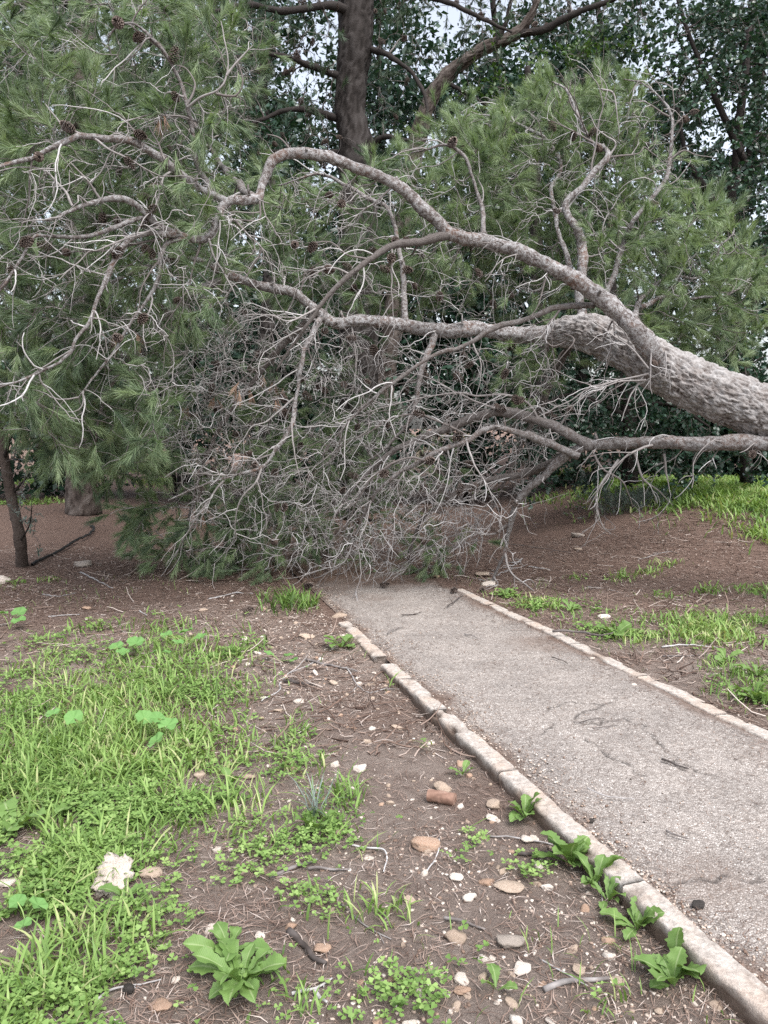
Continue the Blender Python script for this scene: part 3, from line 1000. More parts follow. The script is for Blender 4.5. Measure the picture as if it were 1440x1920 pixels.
TW = {   # thin traced twigs joined to the limb named first
    "C1": [[(1010, 785, 6.9), (990, 755, 6.85), (960, 742, 6.8), (900, 741, 6.8), (860, 736, 6.8), (800, 745, 6.8), (740, 760, 6.8), (680, 776, 6.8), (630, 795, 6.85)], [(950, 771, 7), (880, 748, 6.9), (800, 705, 6.9), (770, 700, 6.9)]],
    "C2": [[(880, 820, 6.7), (830, 793, 6.7), (780, 778, 6.7), (735, 785, 6.7), (690, 810, 6.7), (650, 828, 6.7), (600, 865, 6.7)], [(800, 865, 6.7), (770, 858, 6.65), (730, 872, 6.6), (690, 905, 6.6), (660, 960, 6.7), (640, 1020, 6.8), (625, 1065, 6.9)], [(875, 822, 6.7), (890, 870, 6.6), (915, 910, 6.6), (925, 935, 6.6)]],
    "C": [[(950, 986, 7.2), (925, 1001, 7.25), (880, 998, 7.3), (840, 1006, 7.4), (800, 1030, 7.5), (760, 1056, 7.55), (715, 1095, 7.6)],
          [(1230, 832, 6.5), (1180, 852, 6.4), (1150, 880, 6.4), (1120, 922, 6.45), (1104, 956, 6.5)], [(1190, 848, 6.6), (1205, 895, 6.6), (1240, 925, 6.7), (1262, 946, 6.8)], [(1246, 850, 6.5), (1250, 885, 6.5), (1254, 921, 6.5)],
          [(1160, 860, 6.7), (1130, 905, 6.7), (1118, 945, 6.75), (1130, 985, 6.8), (1145, 1000, 6.9)], [(1400, 842, 6.2), (1412, 850, 6.15), (1422, 845, 6.1)], [(1110, 850, 6.8), (1130, 880, 6.7), (1170, 905, 6.7), (1185, 950, 6.8)],
          [(945, 1040, 7.3), (955, 1070, 7.2), (985, 1095, 7.1), (1010, 1115, 7.1)]],
    "A2": [[(325, 320, 5.7), (306, 335, 5.6), (292, 388, 5.5), (270, 412, 5.45), (255, 442, 5.4)], [(155, 252, 5.3), (118, 236, 5.3), (106, 222, 5.3), (85, 195, 5.3)], [(180, 262, 5.35), (225, 290, 5.3), (260, 310, 5.35), (300, 330, 5.4)], [(262, 268, 5.5), (232, 222, 5.5), (205, 205, 5.5)], [(310, 300, 5.6), (275, 225, 5.6)]],
    "A": [[(187, 372, 5.4), (165, 340, 5.35), (140, 310, 5.3), (132, 300, 5.3)], [(140, 388, 5.3), (118, 350, 5.3), (85, 318, 5.3), (40, 312, 5.2), (0, 320, 5.1)], [(487, 374, 5.95), (488, 405, 5.9), (478, 415, 5.9), (440, 412, 5.85), (415, 420, 5.85)], [(440, 412, 5.85), (465, 440, 5.8), (490, 465, 5.8), (480, 490, 5.8), (455, 530, 5.8)], [(376, 446, 5.8), (362, 500, 5.75), (352, 540, 5.7), (330, 575, 5.7), (300, 620, 5.7)], [(388, 440, 5.8), (400, 480, 5.75), (425, 520, 5.75), (445, 560, 5.7)],
          [(550, 287, 6.1), (530, 262, 6.1), (500, 252, 6.1)], [(604, 292, 6.15), (612, 280, 6.1)], [(740, 345, 6.25), (700, 385, 6.3), (660, 390, 6.3), (620, 360, 6.3)], [(1030, 492, 6.4), (1012, 560, 6.3), (990, 600, 6.3)], [(330, 440, 5.7), (270, 452, 5.6), (210, 470, 5.5), (150, 472, 5.45), (105, 478, 5.4)], [(300, 424, 5.6), (235, 450, 5.4), (180, 470, 5.3), (160, 476, 5.3), (110, 525, 5.2)]],
    "V": [[(353, 204, 5.8), (375, 186, 5.75), (408, 168, 5.7), (425, 140, 5.7), (426, 100, 5.7), (412, 38, 5.7)], [(404, 176, 5.7), (425, 180, 5.7), (445, 175, 5.7), (456, 150, 5.7), (440, 105, 5.7)], [(300, 86, 5.7), (252, 48, 5.7), (262, 15, 5.7), (285, -15, 5.7)], [(352, 200, 5.8), (365, 165, 5.8), (350, 130, 5.8), (330, 122, 5.75)], [(345, 185, 5.8), (312, 175, 5.8), (300, 215, 5.8), (292, 232, 5.8)], [(425, 140, 5.7), (450, 110, 5.7), (475, 85, 5.7)]],
    "F": [[(1143, 290, 7.5), (1152, 266, 7.5), (1135, 253, 7.5), (1118, 240, 7.5), (1104, 212, 7.5)], [(1108, 318, 7.5), (1119, 250, 7.5), (1128, 200, 7.5), (1124, 160, 7.5), (1108, 142, 7.5), (1082, 125, 7.5)], [(1112, 266, 7.5), (1075, 248, 7.5), (1045, 232, 7.5), (1025, 225, 7.5)], [(1142, 296, 7.5), (1195, 288, 7.5), (1210, 275, 7.5), (1240, 305, 7.5)], [(1090, 232, 7.5), (1075, 205, 7.5), (1065, 180, 7.5), (1070, 150, 7.5)], [(1128, 165, 7.5), (1150, 175, 7.5), (1157, 220, 7.5), (1160, 250, 7.5)]],
    "R": [[(1248, 305, 7.7), (1285, 283, 7.7), (1312, 290, 7.7), (1342, 296, 7.7)], [(1240, 355, 7.7), (1270, 335, 7.7), (1290, 310, 7.7), (1296, 298, 7.7)], [(1256, 250, 7.7), (1275, 225, 7.7), (1300, 210, 7.7)], [(1254, 218, 7.7), (1215, 195, 7.7), (1185, 185, 7.7)], [(1165, 470, 7.7), (1130, 430, 7.7), (1160, 370, 7.7), (1175, 352, 7.7)]],
    "D": [[(735, 468, 6.2), (732, 520, 6.15), (734, 570, 6.15), (738, 602, 6.15)], [(690, 488, 6.15), (655, 478, 6.1), (620, 455, 6.1), (580, 458, 6.1)], [(660, 516, 6.1), (620, 500, 6.1), (575, 520, 6.1), (545, 545, 6.1)], [(600, 575, 6.1), (545, 600, 6.0), (500, 590, 6.0), (460, 600, 6.0)]],
    "Hh": [[(490, 878, 6.4), (480, 906, 6.35), (450, 940, 6.35), (441, 975, 6.4), (445, 1010, 6.5)], [(420, 900, 6.4), (396, 930, 6.4), (374, 962, 6.4), (345, 1010, 6.5), (330, 1045, 6.7)], [(548, 785, 6.4), (552, 850, 6.3), (561, 906, 6.3)], [(553, 745, 6.45), (500, 790, 6.4), (470, 800, 6.4), (440, 840, 6.4)]],
    "B": [[(600, 602, 7.3), (560, 596, 7.1), (510, 592, 7.0), (460, 590, 6.9), (430, 610, 6.9)], [(660, 605, 7.3), (668, 680, 7.1), (660, 740, 7.0)], [(880, 625, 7.35), (900, 690, 7.2), (890, 760, 7.2)]],
    "E": [[(1050, 580, 6.5), (1020, 620, 6.4), (1035, 650, 6.4), (1060, 640, 6.4)]],
}
TRUNK_TWIGS = [[(1215, 700, 6.4), (1120, 725, 6.3), (1060, 755, 6.3), (1010, 780, 6.3)], [(1210, 712, 6.4), (1150, 720, 6.3), (1090, 750, 6.3), (1055, 768, 6.3)], [(1205, 705, 6.4), (1175, 760, 6.4), (1165, 790, 6.4)], [(1215, 690, 6.35), (1170, 640, 6.3), (1110, 600, 6.3)],
               [(1050, 625, 7.1), (1075, 640, 6.9), (1045, 680, 6.9), (1030, 700, 6.9)], [(1130, 640, 6.7), (1150, 600, 6.6), (1148, 650, 6.5), (1130, 705, 6.5)], [(1220, 660, 6.35), (1218, 720, 6.3), (1222, 740, 6.3)], [(1245, 660, 6.4), (1247, 690, 6.35), (1246, 705, 6.3)]]
names = [l[0] for l in LIMBS]
sk = Skel()
limb_obj, twig_mb, needle_mb = {}, {}, {}
all_br = []
for j, (nm, pts, r0, r1, dark) in enumerate(LIMBS):
    P = tr(*pts)
    n = max(24, int(np.linalg.norm(np.diff(P, axis=0), axis=1).sum() / 0.03))
    Q = spline(P, n)
    s = np.linspace(0, 1, n)
    Q = Q + np.stack([fbm(np.c_[s * n * 0.11 + 9 * j, s * 0, s * 0 + a * 11], 4) for a in range(3)], -1) * 0.020 * np.minimum(1, s * 8)[:, None]
    R_ = (r0 * (1 - s) ** 0.85 + r1) * (0.80 if nm not in ('A2', 'V', 'G1', 'G2', 'G4', 'Hh') else 0.68) * (1 + 0.10 * fbm(np.c_[s * n * 0.16 + 5 * j, s * 0, s * 0], 2))
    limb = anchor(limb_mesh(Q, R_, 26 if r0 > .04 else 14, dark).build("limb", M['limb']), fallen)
    limb_obj[j] = limb
    sk.add(Q, R_, j)
    # broken stubs where side branches snapped off
    ns = rng.poisson(2.2 * n * 0.03)
    if ns:
        kk = rng.integers(4, n - 3, ns)
        Tt = nrm(np.gradient(Q, axis=0))[kk]
        dd_ = nrm(np.cross(Tt, rng.normal(size=(ns, 3))) + Tt * 0.5)
        Ls = R_[kk] + rng.uniform(.02, .09, ns)
        Ps, _ = wander(Q[kk], dd_, Ls, 5, .12, np.zeros(3))
        Vs, Fs = tubes(Ps, np.clip(R_[kk] * .3, .004, .014)[:, None] * np.array([1.3, 1.1, 1, .95, .8]), 6)
        ms = MB()
        ms.add(Vs, Fs, min(1, dark + .25))
        ms.f.append(np.arange(ns * 30).reshape(ns, 5, 6)[:, -1])
        tag(ms.build("stubs", M['limb'], limb), kind="stuff")
for lab, nm in (("upper arching limb with flaking orange bark", "A"), ("level limb with orange bark running left from the trunk", "B"), ("dark grey lower limb dipping to the ground beside the path", "C"), ("forked limb with orange base rising among green needles", "F"), ("dark stubby limb hanging from the arch", "D")):
    limb_obj[names.index(nm)]["label"] = lab

thin = []
for nm, lst in TW.items():
    for pts in lst:
        Q = spline(tr(*pts), 24)
        Q = Q + np.stack([fbm(Q * 6 + a * 13, 2) for a in range(3)], -1) * 0.012
        R_ = np.linspace(0.0095 if nm not in ("C", "C1", "C2") else 0.012, 0.0032, 24) * (1 + .12 * fbm(Q * 25, 2))
        thin.append((Q, R_, names.index(nm), 0))
        sk.add(Q, R_, names.index(nm))
for pts in TRUNK_TWIGS:
    Q = spline(tr(*pts), 24)
    Q = Q + np.stack([fbm(Q * 6 + a * 13, 2) for a in range(3)], -1) * 0.012
    thin.append((Q, np.linspace(0.009, 0.003, 24), names.index("C"), 0))

# dead tangle in the middle, green sprays round it
BARE, GREEN = 0, 1
regions = [   # outline, count, near, far, class
    ([(430, 560), (760, 640), (1040, 650), (1080, 760), (1010, 930), (900, 1020), (720, 1062), (540, 1062), (330, 950), (320, 700)], 1120, 6.5, 8.7, BARE),
    ([(560, 900), (900, 900), (860, 1040), (700, 1075), (540, 1075)], 270, 6.9, 8.2, BARE),
    ([(60, 300), (420, 300), (480, 480), (420, 700), (300, 760), (120, 640), (0, 520)], 170, 5.2, 6.6, BARE),
    ([(480, 350), (880, 350), (1000, 500), (900, 600), (600, 560), (460, 500)], 110, 6.7, 8.4, BARE),
    ([(860, 330), (1240, 200), (1300, 420), (1400, 520), (1150, 590), (900, 560)], 105, 7.3, 8.6, BARE),
    ([(0, 120), (150, 0), (470, 0), (480, 130), (430, 320), (200, 250), (0, 300)], 32, 5.8, 7.4, BARE),
    ([(-60, 130), (30, 20), (160, -20), (360, -20), (480, 40), (490, 130), (420, 210), (410, 330), (300, 330), (0, 300)], 200, 5.7, 8.0, GREEN),
    ([(-60, 250), (400, 300), (470, 470), (430, 650), (330, 760), (300, 830), (190, 900), (80, 840), (-40, 730)], 400, 5.6, 8.2, GREEN),
    ([(240, 930), (420, 900), (600, 960), (590, 1065), (420, 1080), (260, 1050)], 130, 7.6, 8.6, GREEN),
    ([(90, 740), (330, 760), (330, 860), (230, 900), (120, 870)], 55, 7.0, 8.4, GREEN),
    ([(430, 820), (800, 780), (900, 900), (820, 1010), (560, 1030), (420, 960)], 70, 8.2, 9.2, GREEN),
    ([(400, 700), (700, 660), (720, 900), (560, 950), (380, 880)], 60, 8.0, 9.2, GREEN),
    ([(480, 300), (600, 340), (860, 320), (860, 600), (480, 560)], 170, 7.6, 9.2, GREEN),
    ([(800, 250), (900, 200), (1050, 180), (1140, 140), (1220, 170), (1240, 260), (1230, 420), (1100, 560), (900, 560), (820, 450)], 330, 8.0, 9.3, GREEN),
    ([(820, 300), (960, 220), (1000, 420), (860, 480)], 40, 7.5, 8.1, GREEN),
    ([(1110, 440), (1300, 390), (1410, 450), (1425, 600), (1380, 680), (1230, 640), (1150, 590)], 170, 7.2, 8.4, GREEN),
    ([(930, 640), (1060, 640), (1050, 750), (960, 740)], 26, 7.3, 7.9, GREEN),
    ([(690, 1030), (900, 1010), (880, 1062), (690, 1066)], 22, 7.7, 8.1, GREEN),
]
br = {BARE: list(thin), GREEN: []}
for poly, n, y0, y1, cls in regions:
    br[cls] += colonize(sk, fill(poly, n, y0, y1), cls, wig=0.11 if cls == BARE else 0.1)


def tn_bare(n):
    return np.clip(0.12 + rng.beta(2.0, 1.4, n) * 0.85, 0.03, 0.95)


def tn_green(n):
    return np.clip(rng.beta(2.0, 2.2, n) * 0.9, 0.05, 1)


tube_groups(twig_mb, thin, 6, lambda n: rng.uniform(.22, .62, n))
tube_groups(twig_mb, br[BARE][len(thin):], 4, tn_bare)
tube_groups(twig_mb, br[GREEN], 4, tn_green)
limb_like = [(P, R_, l_, 0) for P, R_, l_ in zip(sk.p[:len(LIMBS)], sk.r[:len(LIMBS)], [int(a[0]) for a in sk.l[:len(LIMBS)]])]

# bare side twigs, curly, two orders
p, d, l, L, rr = sprout(br[BARE], 7.6, 0.14, 0.6)
P, de = wander(p, d, L, 8, 0.22, np.array([-0.10, 0, -0.13]), 0.05)
R_ = np.clip(rr * 0.75, 0.003, 0.006)[:, None] * np.linspace(1, 0.42, 8)[None]
b2 = as_branches(P, R_, l, BARE)
tube_groups(twig_mb, b2, 3, tn_bare)
p, d, l, L, rr = sprout(b2, 3.2, 0.08, 0.3)
P, de = wander(p, d, L, 6, 0.28, np.array([-0.06, 0, -0.10]), 0.06)
tube_groups(twig_mb, as_branches(P, np.full((len(P), 6), 0.0031) * np.linspace(1, 0.55, 6), l, BARE), 3, tn_bare)
p, d, l, L, rr = sprout(limb_like, 3.2, 0.2, 0.8, from_t=0.25)
P, de = wander(p, d, L, 10, 0.22, np.array([-0.08, 0, -0.12]), 0.06)
b2b = as_branches(P, np.full((len(P), 10), 0.0068) * np.linspace(1, 0.45, 10), l, BARE)
tube_groups(twig_mb, b2b, 5, tn_bare)
p, d, l, L, rr = sprout(b2b, 5, 0.1, 0.4)
P, de = wander(p, d, L, 7, 0.26, np.array([-0.05, 0, -0.10]), 0.06)
tube_groups(twig_mb, as_branches(P, np.full((len(P), 7), 0.0036) * np.linspace(1, 0.5, 7), l, BARE), 4, tn_bare)

# green twigs carry brushes of needles at their ends
def bias_at(P):
    x, y = PROJ(P)
    left = (x < 640)[:, None]
    return np.where(left, np.array([[-0.05, -0.02, -0.10]]), np.array([[-0.07, -0.02, 0.06]]))


p, d, l, L, rr = sprout(br[GREEN], 11.5, 0.14, 0.42, ang=(0.35, 0.95))
P, de = wander(p, d, L, 5, 0.28, bias_at(p), 0.05)
tube_groups(twig_mb, as_branches(P, np.full((len(P), 5), 0.0034) * np.linspace(1, 0.6, 5), l, GREEN), 3, tn_green)
ends = P[:, -1]
tips = np.stack([b[0][-1] for b in br[GREEN]])
tipd = np.stack([b[0][-1] - b[0][-2] for b in br[GREEN]])
tipl = np.array([b[2] for b in br[GREEN]])
sp_, sd_, sl_ = np.vstack([ends, P[:, 3], tips]), np.vstack([de, de + rng.normal(size=de.shape) * 0.6, tipd]), np.r_[l, l, tipl]
print("fallen pine shoots", len(sp_))
cl = fbm(sp_ * 1.6, 3)
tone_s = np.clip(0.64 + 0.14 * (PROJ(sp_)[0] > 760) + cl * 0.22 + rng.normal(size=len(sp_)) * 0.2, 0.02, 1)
for j in np.unique(sl_):
    s = sl_ == j
    needles(needle_mb.setdefault(j, MB()), sp_[s], sd_[s], 84, 0.13, 0.112, 0.0046, 0.3, tone_s[s], (0.12, 0.68))

for j, m_ in twig_mb.items():
    tag(m_.build("twigs", M['twig'], limb_obj[j]), kind="stuff")
for j, m_ in needle_mb.items():
    tag(m_.build("needles", M['needle'], limb_obj[j], smooth=False), kind="stuff")

# dry orange needle clumps caught in the twigs
NP, NR, NT, NL = sk.arr()
NX, NY = PROJ(NP)


def nearest_node(px, py, maxY=9.0):
    dd = (NX - px) ** 2 + (NY - py) ** 2 + (NP[:, 1] - 5) ** 2 * 6
    return int(np.argmin(dd))


for px, py in [(178, 770), (512, 735), (535, 745), (490, 722), (440, 750), (402, 762), (470, 748), (380, 985), (520, 770), (300, 235), (216, 640), (255, 650), (350, 780)]:
    j = nearest_node(px, py - 18)
    mb = MB()
    k = 3
    needles(mb, np.repeat(NP[j][None], k, 0) + rng.normal(size=(k, 3)) * 0.015, np.array([[0, 0, -1.0]] * k) + rng.normal(size=(k, 3)) * 0.25, 26, 0.05, 0.115, 0.006, 0.2, rng.random(k), (0.0, 0.42))
    mb.build("dry_needles", M['dry'], limb_obj[int(NL[j])], smooth=False)["label"] = "tuft of dry orange needles"

# cones: those one can point at, then those scattered through the dead wood
cones_px = [(135, 250), (150, 225), (252, 250), (225, 276), (72, 296), (320, 120), (265, 65), (230, 52), (200, 397), (290, 407), (226, 468), (270, 466), (326, 480), (332, 382), (212, 415), (62, 455), (18, 502), (100, 712), (106, 742), (228, 650), (270, 592), (290, 572), (745, 452), (738, 480), (782, 470), (750, 502), (692, 466), (592, 456), (556, 456), (588, 496), (822, 546), (920, 562), (872, 268), (842, 268), (896, 270), (1030, 222), (1076, 246),
            (790, 690), (762, 732), (802, 776), (960, 740), (976, 746), (866, 816), (930, 762), (796, 876), (812, 882), (1126, 692), (345, 562), (352, 610), (232, 635), (950, 690), (700, 640), (640, 720), (560, 760), (850, 700), (905, 930), (870, 905), (560, 830), (515, 880), (480, 870)]
for px, py in cones_px:
    j = nearest_node(px, py)
    place_cone(NP[j], (rng.normal() * 0.6, rng.normal() * 0.6 - 0.5, -0.5 + rng.normal() * 0.5), rng.uniform(0.085, 0.108), limb_obj[int(NL[j])])
bare_nodes = np.concatenate([b[0][3:] for b in br[BARE]])
bare_l = np.concatenate([np.full(len(b[0]) - 3, b[2]) for b in br[BARE]])
for j in rng.choice(len(bare_nodes), 125, replace=False):
    place_cone(bare_nodes[j], (rng.normal(), rng.normal(), -0.4 + rng.normal() * 0.7), rng.uniform(0.07, 0.10), limb_obj[int(bare_l[j])])

# ------------------------------------------------------------------ standing trees behind
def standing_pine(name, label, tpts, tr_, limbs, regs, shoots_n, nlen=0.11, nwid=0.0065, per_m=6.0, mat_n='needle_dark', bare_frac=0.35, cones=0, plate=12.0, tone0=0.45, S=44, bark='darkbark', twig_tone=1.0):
    loc = Vector(tpts[0])
    loc.z = 0
    root = empty(name, loc)
    tag(root, label, "pine tree")
    q = spline(np.c_[np.array(tpts), np.array(tr_)], 200)
    anchor(plated_trunk(q[:, :3], q[:, 3], S, plate, 0.022).build("trunk", M[bark]), root)
    k = Skel()
    k.add(q[:, :3], q[:, 3], 0)
    los, tm, nm_ = {}, {}, {}
    for j, (pts, r0, r1) in enumerate(limbs):
        Q = spline(np.array(pts), 60)
        Q = Q + np.stack([fbm(Q * 2.2 + a * 13, 3) for a in range(3)], -1) * 0.05 * np.linspace(0, 1, 60)[:, None]
        R_ = np.linspace(r0, r1, 60)
        los[j + 1] = anchor(limb_mesh(Q, R_, 10, 0, tone=0.55).build("limb", M['darkbark']), root)
        k.add(Q, R_, j + 1)
    brs = []
    ids = list(los)
    for poly, n, y0, y1 in regs:
        brs += colonize(k, fill(poly, n, y0, y1), 1, rmax=0.02, wig=0.12, only=ids)
    tube_groups(tm, brs, 4, lambda n: tn_green(n) * twig_tone)
    p, d, l, L, rr = sprout(brs, per_m, 0.2, 0.6, ang=(0.35, 1.1))
    P, de = wander(p, d, L, 5, 0.3, np.array([0, 0, -0.08]), 0.05)
    tube_groups(tm, as_branches(P, np.full((len(P), 5), 0.0045) * np.linspace(1, 0.6, 5), l, 1), 3, lambda n: tn_green(n) * twig_tone)
    g = rng.random(len(P)) > bare_frac
    pp, dd, ll = P[g, -1], de[g], l[g]
    t = np.clip(tone0 + fbm(pp * 0.8, 3) * 0.25 + rng.normal(size=len(pp)) * 0.12, 0, 1)
    for j in np.unique(ll):
        s = ll == j
        needles(nm_.setdefault(int(j), MB()), pp[s], dd[s], shoots_n, 0.2, nlen, nwid, 0.35, t[s], (0.2, 0.9))
    for j, m_ in tm.items():
        tag(m_.build("twigs", M['twig'], los[int(j)]), kind="stuff")
    for j, m_ in nm_.items():
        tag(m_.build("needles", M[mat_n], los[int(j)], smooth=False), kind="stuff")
    if cones:
        nodes = np.concatenate([b[0][4:] for b in brs])
        nl = np.concatenate([np.full(len(b[0]) - 4, b[2]) for b in brs])
        for j in rng.choice(len(nodes), cones, replace=False):
            place_cone(nodes[j], (rng.normal(), rng.normal(), -0.6), rng.uniform(0.09, 0.13), los[int(nl[j])])
    return root


standing_pine("standing_pine", "tall dark pine trunk standing upright behind the arching fallen limb",
              [W(676, 960, 13.0), W(672, 600, 13.0), W(668, 300, 13), W(655, 200, 13), W(665, 100, 13), W(668, 0, 13), W(672, -200, 13), W(680, -500, 13)],
              [.33, .31, .28, .24, .26, .27, .24, .18],
              [([W(640, 225, 13), W(600, 212, 12.8), W(560, 205, 12.6), W(500, 215, 12.4), W(440, 250, 12.2)], .06, .02),
               ([W(655, 150, 13), W(600, 130, 12.8), W(540, 110, 12.4), W(470, 100, 12), W(400, 120, 11.8)], .06, .02),
               ([W(665, 30, 13), W(620, 10, 12.6), W(540, 20, 12.2), W(450, 10, 11.8), W(350, 40, 11.4)], .07, .02),
               ([W(690, 280, 13), W(720, 255, 12.8), W(760, 262, 12.6), W(800, 270, 12.4)], .05, .02),
               ([W(690, 90, 13), W(740, 110, 12.6), W(790, 160, 12.4), W(800, 240, 12.2)], .05, .02),
               ([W(640, 285, 13), W(560, 282, 12.6), W(480, 275, 12.4)], .04, .02),
               ([W(690, -20, 13), W(780, -10, 12.6), W(880, 20, 12.2), W(960, 60, 12)], .06, .02)],
              [([(380, -60), (640, -60), (640, 280), (470, 290), (400, 230)], 150, 11.6, 13.6), ([(690, -60), (1000, -60), (960, 60), (800, 150), (700, 270)], 70, 12.6, 14.2)],
              60, nwid=0.009, per_m=6, cones=60, bare_frac=0.45, tone0=0.42, twig_tone=.6)

standing_pine("leaning_pine", "slanting grey pine trunk leaning away behind the green sprays",
              [W(700, 950, 14.5), W(735, 600, 14.5), W(765, 350, 14.5), W(795, 220, 14.4), W(830, 150, 14.3), W(900, 95, 14.2), W(965, 65, 14.1), W(1000, 20, 14), W(1020, -60, 14)],
              [.18, .16, .15, .13, .11, .09, .075, .05, .04],
              [([W(965, 65, 14.1), W(1020, 55, 14), W(1080, 25, 13.8), W(1150, 0, 13.6), W(1230, -40, 13.4)], .07, .03),
               ([W(930, 82, 14.1), W(950, 40, 14), W(960, 0, 13.9), W(985, -40, 13.8)], .05, .02),
               ([W(830, 150, 14.3), W(880, 180, 14), W(930, 210, 13.8)], .04, .015)],
              [([(930, -60), (1260, -60), (1200, 60), (1050, 90), (960, 60)], 60, 13.6, 15), ([(800, 120), (960, 110), (960, 250), (820, 260)], 16, 14.4, 15.2)],
              55, nwid=0.009, per_m=5.5, cones=20, bare_frac=0.6, tone0=0.45, bark='midbark', twig_tone=.8)

standing_pine("shaded_pine", "shaded pine at the left whose trunk stands behind the black hose",
              [W(155, 965, 13.6), W(153, 900, 13.6), W(150, 700, 13.6), W(150, 400, 13.6), W(155, 100, 13.6), W(160, -400, 13.6)],
              [.30, .25, .24, .22, .2, .13],
              [([W(150, 500, 13.6), W(90, 470, 12.5), W(20, 480, 11.5), W(-60, 520, 11)], .07, .02),
               ([W(150, 420, 13.6), W(230, 380, 12.6), W(320, 360, 11.8), W(420, 380, 11.4)], .07, .02),
               ([W(150, 260, 13.6), W(80, 220, 12.4), W(0, 200, 11.6), W(-80, 240, 11)], .07, .02),
               ([W(155, 130, 13.6), W(240, 90, 12.6), W(330, 80, 12), W(420, 100, 11.6)], .07, .02),
               ([W(155, 20, 13.6), W(90, 0, 12.6), W(10, 20, 12), W(-60, 40, 11.6)], .07, .02),
               ([W(150, 680, 13.6), W(200, 660, 12.6), W(260, 690, 11.6), W(300, 740, 11)], .06, .02),
               ([W(150, 700, 13.6), W(120, 690, 12.4), W(100, 730, 11.4), W(120, 800, 10.8)], .06, .02)],
              [([(-60, -40), (470, -40), (480, 180), (400, 260), (-60, 260)], 190, 10.6, 14), ([(-60, 240), (440, 240), (470, 520), (-60, 560)], 190, 10.4, 13.6), ([(-60, 520), (420, 520), (420, 700), (330, 820), (200, 880), (110, 840), (-60, 740)], 170, 9.6, 13)],
              64, nwid=0.010, per_m=7, cones=20, bare_frac=0.1, tone0=0.55, bark='midbark')

standing_pine("pine_sapling", "bushy young pine behind the tangle of dead branches",
              [W(500, 985, 12.0), W(500, 700, 12.0), W(505, 450, 12.0), W(510, 330, 12.0)],
              [.14, .11, .07, .03],
              [([W(500, 720, 12), W(430, 690, 11.6), W(380, 720, 11.2)], .04, .012), ([W(502, 620, 12), W(580, 590, 11.6), W(660, 600, 11.2)], .04, .012), ([W(500, 840, 12), W(570, 830, 11.4), W(640, 860, 11)], .04, .012), ([W(500, 860, 12), W(440, 850, 11.4), W(400, 880, 11)], .04, .012)],
              [([(380, 480), (720, 480), (760, 760), (700, 940), (400, 940), (360, 720)], 150, 10.2, 12.6)],
              64, nwid=0.010, per_m=7, bare_frac=0.05, tone0=0.4)

# ---- broadleaf evergreens
ROUND = np.array([[0, 0, 0], [0.42, 0.28, 0.06], [0.5, 0.62, 0.08], [0.26, 0.94, 0.03], [0, 1.0, 0], [-0.26, 0.94, 0.03], [-0.5, 0.62, 0.08], [-0.42, 0.28, 0.06]])
ROUND_F = [[0, 1, 2, 3, 4], [0, 4, 5, 6, 7]]
SLIM = np.array([[0, 0, 0], [0.5, 0.35, 0.05], [0.4, 0.7, 0.03], [0, 1.0, -0.02], [-0.4, 0.7, 0.03], [-0.5, 0.35, 0.05]])
SLIM_F = [[0, 1, 2, 3], [0, 3, 4, 5]]


